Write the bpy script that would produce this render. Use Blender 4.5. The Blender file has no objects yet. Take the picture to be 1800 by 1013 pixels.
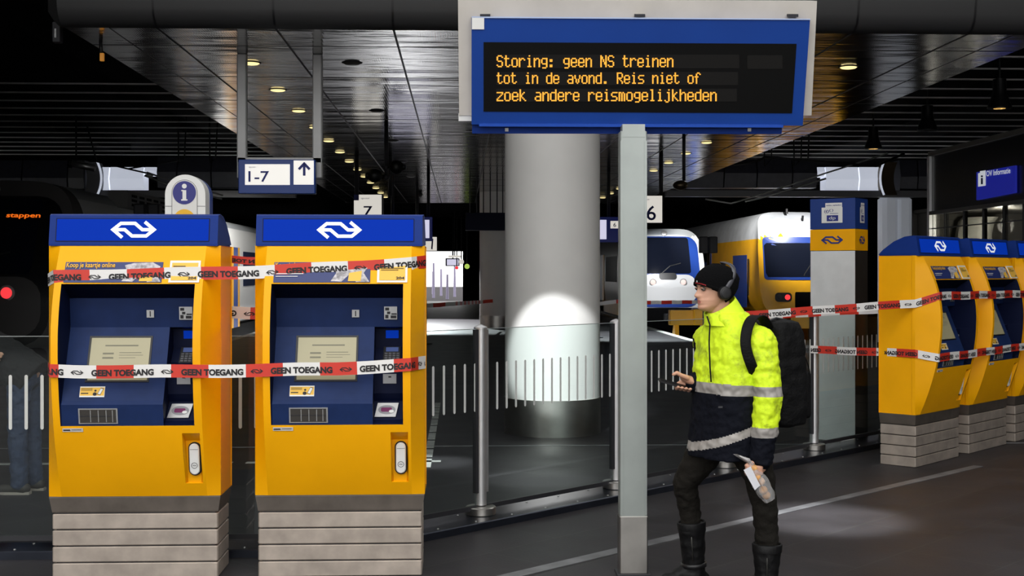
import bpy, bmesh, math, random
from mathutils import Vector as V, Matrix as M4, noise as NZ
PI = math.pi
SC = bpy.context.scene
COL = SC.collection
rnd = random.Random(7)

# ------------------------------------------------------------------ camera
FPX = 2211.0
YAW = math.atan(90 / FPX)
CS, SN = math.cos(YAW), math.sin(YAW)
CAM = V((0, 0, 1.7))
cd = bpy.data.cameras.new('camera')
cam = bpy.data.objects.new('camera', cd)
COL.objects.link(cam)
cam.location = CAM
cam.rotation_euler = (PI / 2, 0, -YAW)
cd.sensor_width = 36.0
cd.lens = 36.0 * FPX / 1800
cd.shift_y = -26.5 / 1800
cd.clip_end = 500
SC.camera = cam

# ------------------------------------------------------------------ light
SC.view_settings.view_transform = 'Standard'
SC.view_settings.look = 'None'
SC.view_settings.gamma = 1.0
SC.view_settings.use_curve_mapping = False
SC.view_settings.exposure = 0.0
w = bpy.data.worlds.new('sky')
SC.world = w
w.use_nodes = True
w.node_tree.nodes['Background'].inputs[0].default_value = (0.97, 0.965, 0.95, 1)
w.node_tree.nodes['Background'].inputs[1].default_value = 2.75

def lamp(name, kind, loc, target, energy, color=(1, 1, 1), **kw):
    l = bpy.data.lights.new(name, kind)
    l.energy = energy
    l.color = color
    for k, v in kw.items():
        setattr(l, k, v)
    o = bpy.data.objects.new(name, l)
    COL.objects.link(o)
    o.location = loc
    o.rotation_euler = (V(target) - V(loc)).to_track_quat('-Z', 'Y').to_euler()
    return o

# spot lamps added in place of sunlight, with no round openings modelled
lamp('sunbeam_on_column', 'SPOT', (-1.4, 4.0, 4.6), (1.02, 13.0, 0.82), 6500, (0.97, 0.99, 1.0), spot_size=math.radians(7.4), spot_blend=0.42, shadow_soft_size=0.02)
lamp('sunbeam_on_platform', 'SPOT', (-2.0, 46.6, 4.85), (-1.6, 43.0, 0.0), 8000, (0.96, 0.98, 1.0), spot_size=math.radians(80), spot_blend=0.35, shadow_soft_size=0.05)
lamp('sunbeam_by_trains', 'SPOT', (4.4, 33.2, 4.1), (4.7, 33.6, 0.0), 4500, (0.96, 0.98, 1.0), spot_size=math.radians(78), spot_blend=0.5, shadow_soft_size=0.05)
lamp('sunbeam_on_train_roof', 'SPOT', (11.5, 40.6, 4.85), (12.0, 44.0, 3.0), 1500, (1, 0.98, 0.94), spot_size=math.radians(70), spot_blend=0.6, shadow_soft_size=0.1)
lamp('sunbeam_on_white_train', 'SPOT', (6.6, 40.6, 4.85), (7.4, 44.5, 1.9), 1500, (0.98, 0.99, 1.0), spot_size=math.radians(40), spot_blend=0.6, shadow_soft_size=0.1)
lamp('fill_on_train_flank', 'SPOT', (8.2, 42.4, 4.85), (10.4, 47.5, 2.0), 900, (1, 0.97, 0.9), spot_size=math.radians(75), spot_blend=0.7, shadow_soft_size=0.1)  # added to brighten the dark side of the yellow train
lamp('sunbeam_on_train_side', 'SPOT', (-4.6, 33.5, 5.0), (-6.6, 37.5, 1.9), 2600, (1, 0.97, 0.9), spot_size=math.radians(60), spot_blend=0.6, shadow_soft_size=0.1)
lamp('sunbeam_on_floor', 'SPOT', (3.1, 8.6, 8.8), (2.50, 8.60, 0.0), 8000, (0.97, 0.99, 1.0), spot_size=math.radians(9), spot_blend=0.8, shadow_soft_size=0.1)
lamp('sunbeam_behind_glass', 'SPOT', (0.3, 11.4, 8.8), (-0.25, 11.3, 0.0), 5000, (0.97, 0.99, 1.0), spot_size=math.radians(6), spot_blend=0.7, shadow_soft_size=0.1)
lamp('sunbeam_near_column', 'SPOT', (0.9, 10.2, 8.8), (0.62, 10.35, 0.0), 2600, (0.97, 0.99, 1.0), spot_size=math.radians(8), spot_blend=0.9, shadow_soft_size=0.1)

# ------------------------------------------------------------------ placement helpers
RV = V((CS, -SN, 0))
FV = V((SN, CS, 0))
def W(px, py, d):
    return CAM + RV * ((px - 900) / FPX * d) + FV * d + V((0, 0, -(py - 480) / FPX * d))
def GY(px, py, Y):
    k = (px - 900) / FPX
    return W(px, py, Y / (CS - k * SN))
def GF(px, py):
    return W(px, py, 1.7 * FPX / (py - 480))
def CW(x, d, z=0.0):
    return V((0, 0, z)) + RV * x + FV * d
def ss(c):
    c = c / 255.0
    return c / 12.92 if c <= 0.04045 else ((c + 0.055) / 1.055) ** 2.4
def rgb(r, g, b):
    return (ss(r), ss(g), ss(b))

# ------------------------------------------------------------------ materials
def mat(name, col, rough=0.5, metal=0.0, emit=None, es=1.0, var=0.0, vs=6.0, bump=0.0, bs=40.0, coat=0.0, spec=None):
    m = bpy.data.materials.new(name)
    m.use_nodes = True
    nt = m.node_tree
    b = nt.nodes['Principled BSDF']
    b.inputs['Base Color'].default_value = (*col, 1)
    b.inputs['Roughness'].default_value = rough
    b.inputs['Metallic'].default_value = metal
    if coat:
        b.inputs['Coat Weight'].default_value = coat
        b.inputs['Coat Roughness'].default_value = 0.08
    if spec is not None:
        b.inputs['Specular IOR Level'].default_value = spec
    if emit:
        b.inputs['Emission Color'].default_value = (*emit, 1)
        b.inputs['Emission Strength'].default_value = es
    if var or bump:
        tc = nt.nodes.new('ShaderNodeTexCoord')
    if var:
        n = nt.nodes.new('ShaderNodeTexNoise')
        n.inputs['Scale'].default_value = vs
        n.inputs['Detail'].default_value = 6
        nt.links.new(tc.outputs['Object'], n.inputs['Vector'])
        mr = nt.nodes.new('ShaderNodeMapRange')
        mr.inputs[1].default_value = 0.3
        mr.inputs[2].default_value = 0.7
        mr.inputs[3].default_value = 1 - var
        mr.inputs[4].default_value = 1 + var
        nt.links.new(n.outputs['Fac'], mr.inputs[0])
        mx = nt.nodes.new('ShaderNodeVectorMath')
        mx.operation = 'SCALE'
        mx.inputs[0].default_value = col
        nt.links.new(mr.outputs[0], mx.inputs['Scale'])
        nt.links.new(mx.outputs[0], b.inputs['Base Color'])
    if bump:
        n2 = nt.nodes.new('ShaderNodeTexNoise')
        n2.inputs['Scale'].default_value = bs
        n2.inputs['Detail'].default_value = 4
        nt.links.new(tc.outputs['Object'], n2.inputs['Vector'])
        bp = nt.nodes.new('ShaderNodeBump')
        bp.inputs['Strength'].default_value = bump
        bp.inputs['Distance'].default_value = 0.02
        nt.links.new(n2.outputs['Fac'], bp.inputs['Height'])
        nt.links.new(bp.outputs[0], b.inputs['Normal'])
    return m

YEL = mat('yellow_enamel', (0.95, 0.43, 0.0015), 0.42, var=0.05, vs=3, spec=0.2)
YELT = mat('yellow_train_paint', (0.80, 0.40, 0.012), 0.35, var=0.08, vs=2)
BLUEH = mat('lit_blue_panel', (0.002, 0.012, 0.16), 0.6, emit=(0.002, 0.055, 0.62), es=0.45, spec=.03)
BLUER = mat('blue_header_paint', (0.008, 0.032, 0.20), 0.45, spec=.12)
NAVY = mat('navy_panel', (0.011, 0.026, 0.095), 0.5, spec=.15, var=0.15, vs=9)
NAVY2 = mat('navy_upper_panel', (0.008, 0.020, 0.078), 0.5, spec=.15, var=0.12, vs=9)
NAVYD = mat('dark_navy', (0.003, 0.006, 0.028), 0.5, spec=.15)
BLUES = mat('sign_blue', (0.005, 0.042, 0.25), 0.3, var=0.08, vs=2, spec=.3)
WHITE = mat('white_plastic', (0.78, 0.78, 0.76), 0.4)
WHITEE = mat('white_graphic', (0.85, 0.86, 0.88), 0.5, emit=(0.9, 0.94, 1), es=0.45)
BOARDW = mat('lit_white_board', (0.8, 0.8, 0.8), 0.5, emit=(1.0, 0.95, 0.86), es=0.6)
SCREENW = mat('lit_screen', (0.5, 0.5, 0.6), 0.3, emit=(0.80, 0.78, 1.0), es=0.75)
FRAMEW = mat('beige_white_casing', (0.52, 0.485, 0.44), 0.5, var=0.08, vs=5)
ALU = mat('brushed_aluminium', (0.74, 0.74, 0.75), 0.45, 0.9, var=0.05)
GREYP = mat('grey_painted_steel', (0.33, 0.36, 0.345), 0.42, 0.35, var=0.08, vs=4)
STEEL = mat('stainless_steel', (0.52, 0.50, 0.47), 0.34, 1.0, var=0.16, vs=5, bump=0.03, bs=14)
PLANK = mat('satin_steel_plank', (0.42, 0.36, 0.31), 0.5, 0.5, var=0.2, vs=7)
PLANKD = mat('steel_plinth_wedge', (0.20, 0.17, 0.145), 0.42, 0.7, var=0.2, vs=7)
BLACK = mat('black_plastic', (0.006, 0.006, 0.007), 0.45)
BLACKM = mat('matt_black', (0.0015, 0.0015, 0.002), 0.9, spec=0.1)
DARKM = mat('dark_metal', (0.035, 0.035, 0.04), 0.5, 0.3)
RED = mat('tape_red', (0.62, 0.035, 0.018), 0.4)
TWHITE = mat('tape_white', (0.80, 0.78, 0.76), 0.4)
INK = mat('black_ink', (0.012, 0.010, 0.012), 0.6)
BLUEINK = mat('blue_ink', (0.015, 0.025, 0.20), 0.6)
YINK = mat('yellow_ink', (0.9, 0.48, 0.02), 0.6)
AMBER = mat('amber_led', (0.6, 0.3, 0.02), 0.6, emit=(1.0, 0.40, 0.045), es=0.75)
ORANGE = mat('orange_led', (0.6, 0.2, 0.02), 0.6, emit=(1.0, 0.17, 0.01), es=0.9)
LEDOFF = mat('led_matrix', (0.010, 0.0095, 0.009), 0.7, spec=.1)
SCRBLK = mat('display_glass', (0.003, 0.003, 0.003), 0.4, spec=.12)
WARMLAMP = mat('warm_lamp_lens', (0.8, 0.7, 0.4), 0.5, emit=(1.0, 0.80, 0.36), es=1.35)
AMBLAMP = mat('amber_lamp_lens', (0.8, 0.5, 0.2), 0.5, emit=(1.0, 0.58, 0.16), es=1.5)
OFFLAMP = mat('unlit_lamp_lens', (0.09, 0.085, 0.075), 0.4)
REDLAMP = mat('red_lamp', (0.5, 0.02, 0.02), 0.4, emit=(1.0, 0.05, 0.06), es=1.0)
HEADL = mat('train_lamp_glass', (0.85, 0.6, 0.55), 0.25, emit=(1, 0.75, 0.7), es=0.35)
CARD = mat('yellow_sticker', (0.85, 0.50, 0.06), 0.5)
PURPLE = mat('purple_print', (0.16, 0.01, 0.09), 0.5)
SILVER = mat('silver_plate', (0.55, 0.55, 0.55), 0.35, 0.7)
TRAINW = mat('train_white', (0.66, 0.67, 0.68), 0.3)
TRAINB = mat('train_blue', (0.012, 0.045, 0.25), 0.3)
TRAINROOF = mat('train_roof_silver', (0.42, 0.45, 0.48), 0.35, 0.3)
GLASSD = mat('dark_window_glass', (0.006, 0.008, 0.016), 0.12, spec=.3)
SCRGREY = mat('screen_grey', (0.34, 0.31, 0.19), 0.2, emit=(0.4, 0.36, 0.2), es=0.10)
CLAD = mat('dark_cladding', (0.030, 0.031, 0.042), 0.45, var=0.15)
CLADL = mat('daylight_glow_panel', (0.7, 0.72, 0.78), 0.5, emit=(0.72, 0.77, 0.9), es=0.55)  # daylight put in as glow on the viaduct panels and rim
CLADG = mat('grey_cladding', (0.10, 0.10, 0.105), 0.45)
BRONZE = mat('bronze_metal', (0.12, 0.09, 0.055), 0.35, 0.8)

def metal_ceiling():
    m = bpy.data.materials.new('polished_metal_panel')
    m.use_nodes = True
    nt = m.node_tree
    b = nt.nodes['Principled BSDF']
    b.inputs['Base Color'].default_value = (0.30, 0.29, 0.285, 1)
    b.inputs['Metallic'].default_value = 1.0
    b.inputs['Roughness'].default_value = 0.12
    tc = nt.nodes.new('ShaderNodeTexCoord')
    mp = nt.nodes.new('ShaderNodeMapping')
    mp.inputs['Scale'].default_value = (0.35, 1.5, 1)
    nt.links.new(tc.outputs['Object'], mp.inputs[0])
    n = nt.nodes.new('ShaderNodeTexNoise')
    n.inputs['Scale'].default_value = 1.6
    n.inputs['Detail'].default_value = 3
    nt.links.new(mp.outputs[0], n.inputs['Vector'])
    wv = nt.nodes.new('ShaderNodeTexWave')
    wv.wave_type = 'BANDS'
    wv.bands_direction = 'X'
    wv.inputs['Scale'].default_value = 12
    nt.links.new(tc.outputs['Object'], wv.inputs['Vector'])
    a = nt.nodes.new('ShaderNodeMath')
    a.operation = 'MULTIPLY_ADD'
    a.inputs[1].default_value = 0.012
    nt.links.new(wv.outputs['Fac'], a.inputs[0])
    nt.links.new(n.outputs['Fac'], a.inputs[2])
    bp = nt.nodes.new('ShaderNodeBump')
    bp.inputs['Strength'].default_value = 0.30
    bp.inputs['Distance'].default_value = 0.05
    nt.links.new(a.outputs[0], bp.inputs['Height'])
    nt.links.new(bp.outputs[0], b.inputs['Normal'])
    return m
CEILM = metal_ceiling()
FASC = mat('fascia_grey', (0.030, 0.030, 0.031), 0.55)
SLAT = mat('ceiling_slat_grey', (0.78, 0.76, 0.74), 0.45)

def stone_floor():
    m = bpy.data.materials.new('dark_stone_floor')
    m.use_nodes = True
    nt = m.node_tree
    b = nt.nodes['Principled BSDF']
    b.inputs['Specular IOR Level'].default_value = 0.35
    tc = nt.nodes.new('ShaderNodeTexCoord')
    mp = nt.nodes.new('ShaderNodeMapping')
    mp.inputs['Rotation'].default_value = (0, 0, math.radians(-43.7))
    nt.links.new(tc.outputs['Object'], mp.inputs[0])
    br = nt.nodes.new('ShaderNodeTexBrick')
    br.offset = 0.5
    br.inputs['Scale'].default_value = 1.0
    br.inputs['Brick Width'].default_value = 1.2
    br.inputs['Row Height'].default_value = 0.6
    br.inputs['Mortar Size'].default_value = 0.006
    br.inputs['Color1'].default_value = (0.0225, 0.020, 0.0225, 1)
    br.inputs['Color2'].default_value = (0.029, 0.026, 0.029, 1)
    br.inputs['Mortar'].default_value = (0.040, 0.039, 0.038, 1)
    nt.links.new(mp.outputs[0], br.inputs['Vector'])
    n = nt.nodes.new('ShaderNodeTexNoise')
    n.inputs['Scale'].default_value = 2.3
    n.inputs['Detail'].default_value = 8
    nt.links.new(tc.outputs['Object'], n.inputs['Vector'])
    mr = nt.nodes.new('ShaderNodeMapRange')
    mr.inputs[1].default_value = 0.3
    mr.inputs[2].default_value = 0.7
    mr.inputs[3].default_value = 0.75
    mr.inputs[4].default_value = 1.25
    nt.links.new(n.outputs['Fac'], mr.inputs[0])
    sc = nt.nodes.new('ShaderNodeVectorMath')
    sc.operation = 'SCALE'
    nt.links.new(br.outputs['Color'], sc.inputs[0])
    nt.links.new(mr.outputs[0], sc.inputs['Scale'])
    nt.links.new(sc.outputs[0], b.inputs['Base Color'])
    n3 = nt.nodes.new('ShaderNodeTexNoise')
    n3.inputs['Scale'].default_value = 60
    nt.links.new(tc.outputs['Object'], n3.inputs['Vector'])
    mr2 = nt.nodes.new('ShaderNodeMapRange')
    mr2.inputs[3].default_value = 0.42
    mr2.inputs[4].default_value = 0.62
    nt.links.new(n.outputs['Fac'], mr2.inputs[0])
    nt.links.new(mr2.outputs[0], b.inputs['Roughness'])
    bp = nt.nodes.new('ShaderNodeBump')
    bp.inputs['Strength'].default_value = 0.08
    bp.inputs['Distance'].default_value = 0.01
    nt.links.new(n3.outputs['Fac'], bp.inputs['Height'])
    nt.links.new(bp.outputs[0], b.inputs['Normal'])
    return m
STONE = stone_floor()

def clear_glass(name, tint, refl=1.0, milky=0.0):
    m = bpy.data.materials.new(name)
    m.use_nodes = True
    nt = m.node_tree
    nt.nodes.remove(nt.nodes['Principled BSDF'])
    out = nt.nodes['Material Output']
    t = nt.nodes.new('ShaderNodeBsdfTransparent')
    t.inputs[0].default_value = (*tint, 1)
    g = nt.nodes.new('ShaderNodeBsdfGlossy')
    g.inputs['Roughness'].default_value = 0.0
    g.inputs['Color'].default_value = (refl, refl, refl, 1)
    f = nt.nodes.new('ShaderNodeFresnel')
    f.inputs['IOR'].default_value = 1.45
    mx = nt.nodes.new('ShaderNodeMixShader')
    ge = nt.nodes.new('ShaderNodeNewGeometry')
    iv = nt.nodes.new('ShaderNodeMapRange')
    iv.inputs[3].default_value = 1.45
    iv.inputs[4].default_value = 1 / 1.45
    nt.links.new(ge.outputs['Backfacing'], iv.inputs[0])
    nt.links.new(iv.outputs[0], f.inputs['IOR'])
    nt.links.new(f.outputs[0], mx.inputs[0])
    nt.links.new(t.outputs[0], mx.inputs[1])
    nt.links.new(g.outputs[0], mx.inputs[2])
    if milky:
        df = nt.nodes.new('ShaderNodeBsdfDiffuse'); df.inputs[0].default_value = (.75, .74, .74, 1)
        m2 = nt.nodes.new('ShaderNodeMixShader'); m2.inputs[0].default_value = milky
        nt.links.new(mx.outputs[0], m2.inputs[1]); nt.links.new(df.outputs[0], m2.inputs[2]); mx = m2
    nt.links.new(mx.outputs[0], out.inputs['Surface'])
    return m
GLASS = clear_glass('barrier_glass', (0.90, 0.95, 0.94))
SHOPGL = clear_glass('shop_glass', (0.45, 0.45, 0.43))
BAGPL = clear_glass('bag_film', (0.86, 0.86, 0.88), 1.0, .22)

# ------------------------------------------------------------------ mesh builder
class MB:
    def __init__(s):
        s.v = []; s.f = []; s.m = []; s.mi = 0
    def add(s, vs, fs, T=None):
        o = len(s.v)
        s.v += [V(p) if T is None else T @ V(p) for p in vs]
        s.f += [tuple(o + i for i in f) for f in fs]
        s.m += [s.mi] * len(fs)
        return s
    def box(s, a, b, T=None):
        x0, y0, z0 = a; x1, y1, z1 = b
        vs = [(x0, y0, z0), (x1, y0, z0), (x1, y1, z0), (x0, y1, z0), (x0, y0, z1), (x1, y0, z1), (x1, y1, z1), (x0, y1, z1)]
        return s.add(vs, [(0, 3, 2, 1), (4, 5, 6, 7), (0, 1, 5, 4), (1, 2, 6, 5), (2, 3, 7, 6), (3, 0, 4, 7)], T)
    def cbox(s, a, b, c=0.01, T=None):
        # box with bevelled vertical edges and top/bottom edges
        x0, y0, z0 = a; x1, y1, z1 = b
        def ring(z, k):
            q = c
            X0, X1, Y0, Y1 = x0 + k, x1 - k, y0 + k, y1 - k
            return [(X0 + q, Y0, z), (X1 - q, Y0, z), (X1, Y0 + q, z), (X1, Y1 - q, z), (X1 - q, Y1, z), (X0 + q, Y1, z), (X0, Y1 - q, z), (X0, Y0 + q, z)]
        return s.loft([ring(z0, c * .7), ring(z0 + c * .7, 0), ring(z1 - c * .7, 0), ring(z1, c * .7)], T=T)
    def loft(s, rings, closed=True, caps=True, T=None):
        n = len(rings[0])
        vs = [p for r in rings for p in r]
        fs = []
        for i in range(len(rings) - 1):
            for j in range(n if closed else n - 1):
                k = (j + 1) % n
                fs.append((i * n + j, i * n + k, (i + 1) * n + k, (i + 1) * n + j))
        if caps:
            fs.append(tuple(range(n - 1, -1, -1)))
            fs.append(tuple((len(rings) - 1) * n + j for j in range(n)))
        return s.add(vs, fs, T)
    def prism(s, poly, off, T=None):
        off = V(off)
        return s.loft([[V(p) for p in poly], [V(p) + off for p in poly]], T=T)
    def lathe(s, prof, n=24, T=None, caps=True):
        rings = [[(r * math.cos(2 * PI * i / n), r * math.sin(2 * PI * i / n), z) for i in range(n)] for r, z in prof]
        return s.loft(rings, caps=caps, T=T)
    def tube(s, pts, r, n=10, flat=1.0, up=None):
        pts = [V(p) for p in pts]
        rings = []
        rr = r if isinstance(r, (list, tuple)) else [r] * len(pts)
        U = None
        for i, p in enumerate(pts):
            t = (pts[min(i + 1, len(pts) - 1)] - pts[max(i - 1, 0)]).normalized()
            if U is None:
                U = V(up) if up else (V((0, 0, 1)) if abs(t.z) < 0.9 else V((1, 0, 0)))
            a = (U - t * U.dot(t)).normalized()
            U = a
            b = t.cross(a)
            rings.append([p + a * math.cos(2 * PI * j / n) * rr[i] + b * math.sin(2 * PI * j / n) * rr[i] * flat for j in range(n)])
        return s.loft(rings)
    def ball(s, c, r, T=None, nu=20, nv=12, basis=None):
        c = V(c)
        if not isinstance(r, (tuple, list)): r = (r, r, r)
        rings = []
        for i in range(nv + 1):
            a = -PI / 2 + PI * (i + 0.02 if i == 0 else i - 0.02 if i == nv else i) / nv
            ring = []
            for j in range(nu):
                b = 2 * PI * j / nu
                q = V((r[0] * math.cos(a) * math.cos(b), r[1] * math.cos(a) * math.sin(b), r[2] * math.sin(a)))
                if basis: q = basis[0] * q.x + basis[1] * q.y + basis[2] * q.z
                ring.append(c + q)
            rings.append(ring)
        return s.loft(rings, T=T)
    def cap(s, a, b, ra, rb, n=16, side=None, sq=1.0):
        # tapered capsule from a to b; sq squashes the section across direction 'side'
        a = V(a); b = V(b)
        t = (b - a).normalized()
        u = V(side) if side else (V((0, 0, 1)) if abs(t.z) < 0.9 else V((1, 0, 0)))
        u = (u - t * u.dot(t)).normalized()
        w_ = t.cross(u)
        rings = []
        for k in range(7):
            al = -PI / 2 + PI / 2 * (k + 0.05) / 6
            rings.append((a + t * (ra * math.sin(al)), ra * math.cos(al)))
        for k in range(7):
            al = PI / 2 * (k - 0.05) / 6 if k else 0
            rings.append((b + t * (rb * math.sin(al)), rb * math.cos(al)))
        return s.loft([[c + u * (r * sq * math.cos(2 * PI * j / n)) + w_ * (r * math.sin(2 * PI * j / n)) for j in range(n)] for c, r in rings])
    def build(s, name, mats, parent=None, smooth=False, recalc=True, org=None):
        me = bpy.data.meshes.new(name)
        off = V(org) if org is not None else (parent_origin(parent) if parent else V((0, 0, 0)))
        me.from_pydata([tuple(p - off) for p in s.v], [], s.f)
        for m in (mats if isinstance(mats, (list, tuple)) else [mats]):
            me.materials.append(m)
        for p, i in zip(me.polygons, s.m):
            p.material_index = i
        if recalc:
            bm = bmesh.new(); bm.from_mesh(me)
            bmesh.ops.recalc_face_normals(bm, faces=bm.faces)
            bm.to_mesh(me); bm.free()
        if smooth:
            me.shade_smooth() if smooth is True else None
            if smooth is not True:
                for p in me.polygons: p.use_smooth = True
                me.set_sharp_from_angle(angle=smooth)
        o = bpy.data.objects.new(name, me)
        COL.objects.link(o)
        if parent: o.parent = parent
        elif org is not None: o.location = V(org)
        return o

ORG = {}
def parent_origin(p):
    return ORG.get(p.name, V((0, 0, 0)))
def local(p):
    "parts of p are given in p's own coordinates"
    ORG[p.name] = V((0, 0, 0))

def tag(o, label, cat, group=None):
    o['label'] = label
    o['category'] = cat
    if group: o['group'] = group
    return o
def thing(name, loc, label, cat, group=None, rz=0.0):
    o = bpy.data.objects.new(name, None)
    COL.objects.link(o)
    o.location = loc
    o.rotation_euler = (0, 0, rz)
    o.empty_display_size = 0.2
    ORG[o.name] = V(loc)
    return tag(o, label, cat, group)
def part(mb, name, mats, parent, smooth=False, **k):
    o = mb.build(name, mats, parent, smooth, **k)
    ORG[o.name] = parent_origin(parent)
    return o
def struct(mb, name, mats, smooth=False):
    o = mb.build(name, mats, None, smooth)
    o['kind'] = 'structure'
    return o
def copy_tree(o, parent=None):
    c = o.copy()
    COL.objects.link(c)
    c.parent = parent
    for ch in list(o.children):
        copy_tree(ch, c)
    return c

# ------------------------------------------------------------------ 2D graphics: text and arrow emblem
_tc = {}
def text2d(s, bold=0.0, space=1.0, shear=0.0):
    key = (s, bold, space, shear)
    if key in _tc: return _tc[key]
    cu = bpy.data.curves.new('t', 'FONT')
    cu.body = s
    cu.offset = bold
    cu.space_character = space
    cu.shear = shear
    cu.resolution_u = 3
    cu.fill_mode = 'FRONT'
    ob = bpy.data.objects.new('t', cu)
    COL.objects.link(ob)
    dg = bpy.context.evaluated_depsgraph_get()
    me = bpy.data.meshes.new_from_object(ob.evaluated_get(dg), depsgraph=dg)
    r = ([(v.co.x, v.co.y) for v in me.vertices], [tuple(p.vertices) for p in me.polygons])
    bpy.data.objects.remove(ob)
    bpy.data.meshes.remove(me)
    bpy.data.curves.remove(cu)
    _tc[key] = r
    return r
def fit(g, x0, y0, x1, y1):
    "fit a 2D graphic into a box (y0 bottom, y1 top)"
    xs = [p[0] for p in g[0]]; ys = [p[1] for p in g[0]]
    a, b, c, d = min(xs), max(xs), min(ys), max(ys)
    return ([(x0 + (x - a) / (b - a) * (x1 - x0), y0 + (y - c) / (d - c) * (y1 - y0)) for x, y in g[0]], g[1])
def stroke2d(pts, w):
    vs = []; n = len(pts)
    P = [V((p[0], p[1])) for p in pts]
    for i in range(n):
        if i == 0: t = (P[1] - P[0]).normalized(); m = V((-t.y, t.x)); k = 1
        elif i == n - 1: t = (P[-1] - P[-2]).normalized(); m = V((-t.y, t.x)); k = 1
        else:
            t0 = (P[i] - P[i - 1]).normalized(); t1 = (P[i + 1] - P[i]).normalized()
            n0 = V((-t0.y, t0.x)); n1 = V((-t1.y, t1.x))
            m = (n0 + n1)
            m = m.normalized() if m.length > 1e-6 else n0
            k = 1 / max(0.35, m.dot(n0))
        vs += [tuple(P[i] + m * (w / 2 * k)), tuple(P[i] - m * (w / 2 * k))]
    return (vs, [(2 * i, 2 * i + 1, 2 * i + 3, 2 * i + 2) for i in range(n - 1)])
def join2d(*gs):
    vs = []; fs = []
    for g in gs:
        o = len(vs); vs += g[0]; fs += [tuple(i + o for i in f) for f in g[1]]
    return (vs, fs)
_A = [(-0.50, -0.36), (-0.93, 0.0), (-0.58, 0.29), (0.06, 0.29), (0.40, 0.0), (0.86, 0.0)]
ARROWS = join2d(stroke2d(_A, 0.15), stroke2d([(-x, -y) for x, y in _A], 0.15))
def put2d(mb, g, fn):
    return mb.add([fn(x, y) for x, y in g[0]], g[1])
def disc2d(cx, cy, r, n=32, ry=None):
    ry = ry or r
    return ([(cx + r * math.cos(2 * PI * i / n), cy + ry * math.sin(2 * PI * i / n)) for i in range(n)], [tuple(range(n))])
def rect2d(x0, y0, x1, y1):
    return ([(x0, y0), (x1, y0), (x1, y1), (x0, y1)], [(0, 1, 2, 3)])
def rrect2d(x0, y0, x1, y1, r, n=5):
    p = []
    for cx, cy, a in ((x1 - r, y0 + r, -90), (x1 - r, y1 - r, 0), (x0 + r, y1 - r, 90), (x0 + r, y0 + r, 180)):
        for i in range(n + 1):
            t = math.radians(a + 90 * i / n)
            p.append((cx + r * math.cos(t), cy + r * math.sin(t)))
    return (p, [tuple(range(len(p)))])

# ================================================================== SETTING
m = MB()
m.box((-26, -14, -0.3), (26, 30.5, 0.0))                 # hall floor
m.box((-5.9, 30.5, -0.3), (5.9, 76, 0.0))                # middle platform
m.box((-26, 30.5, -1.2), (-5.9, 76, -0.95))              # track beds
m.box((5.9, 30.5, -1.2), (26, 76, -0.95))
struct(m, 'floor', STONE)
m = MB(); m.box((-26, 76, -0.4), (26, 160, -0.05))
struct(m, 'floor', mat('pale_paving', (.030, .027, .030), .9, var=.1, spec=.1))

def floor_strip(a, b, wdt, h=0.004):
    a, b = V(a), V(b)
    t = (b - a).normalized(); n = V((-t.y, t.x, 0)) * wdt / 2
    return [a - n, b - n, b + n, a + n], (0, 0, h)
STRIPM = mat('metal_floor_strip', (0.20, 0.20, 0.21), 0.45, 0.4, var=0.35, vs=5)
STRIPB = mat('worn_bronze_strip', (0.16, 0.11, 0.06), 0.5, 0.3, var=0.4, vs=5)
TACT = mat('white_guide_tile', (0.42, 0.42, 0.40), 0.6, var=0.2, vs=8)
m = MB()
ga, gb, gc = GF(760, 1046), GF(1207, 940), GF(1720, 820)
m.prism(*floor_strip(ga, gb, 0.10)); m.prism(*floor_strip(gb, gc, 0.085))
struct(m, 'trim_1', STRIPM)
m = MB()
for k in range(9):
    y = 11.0 + k * 0.62
    m.prism(*floor_strip((-0.30, y, 0.0), (-0.30, y + 0.5, 0.0), 0.075))
for k in range(12):
    x = -7.5 + k * 0.62
    m.prism(*floor_strip((x, 11.35, 0.0), (x + 0.5, 11.35, 0.0), 0.09))
struct(m, 'trim_2', TACT)
m = MB()
m.prism(*floor_strip((-7, 12.35, 0), (6.0, 12.35, 0), 0.03))
struct(m, 'trim_3', STRIPM)
m = MB()
m.box((5.7, 30.5, 0.0), (5.9, 76, 0.006)); m.box((-5.9, 30.5, 0.0), (-5.7, 76, 0.006))
struct(m, 'trim_4', TACT)

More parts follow.
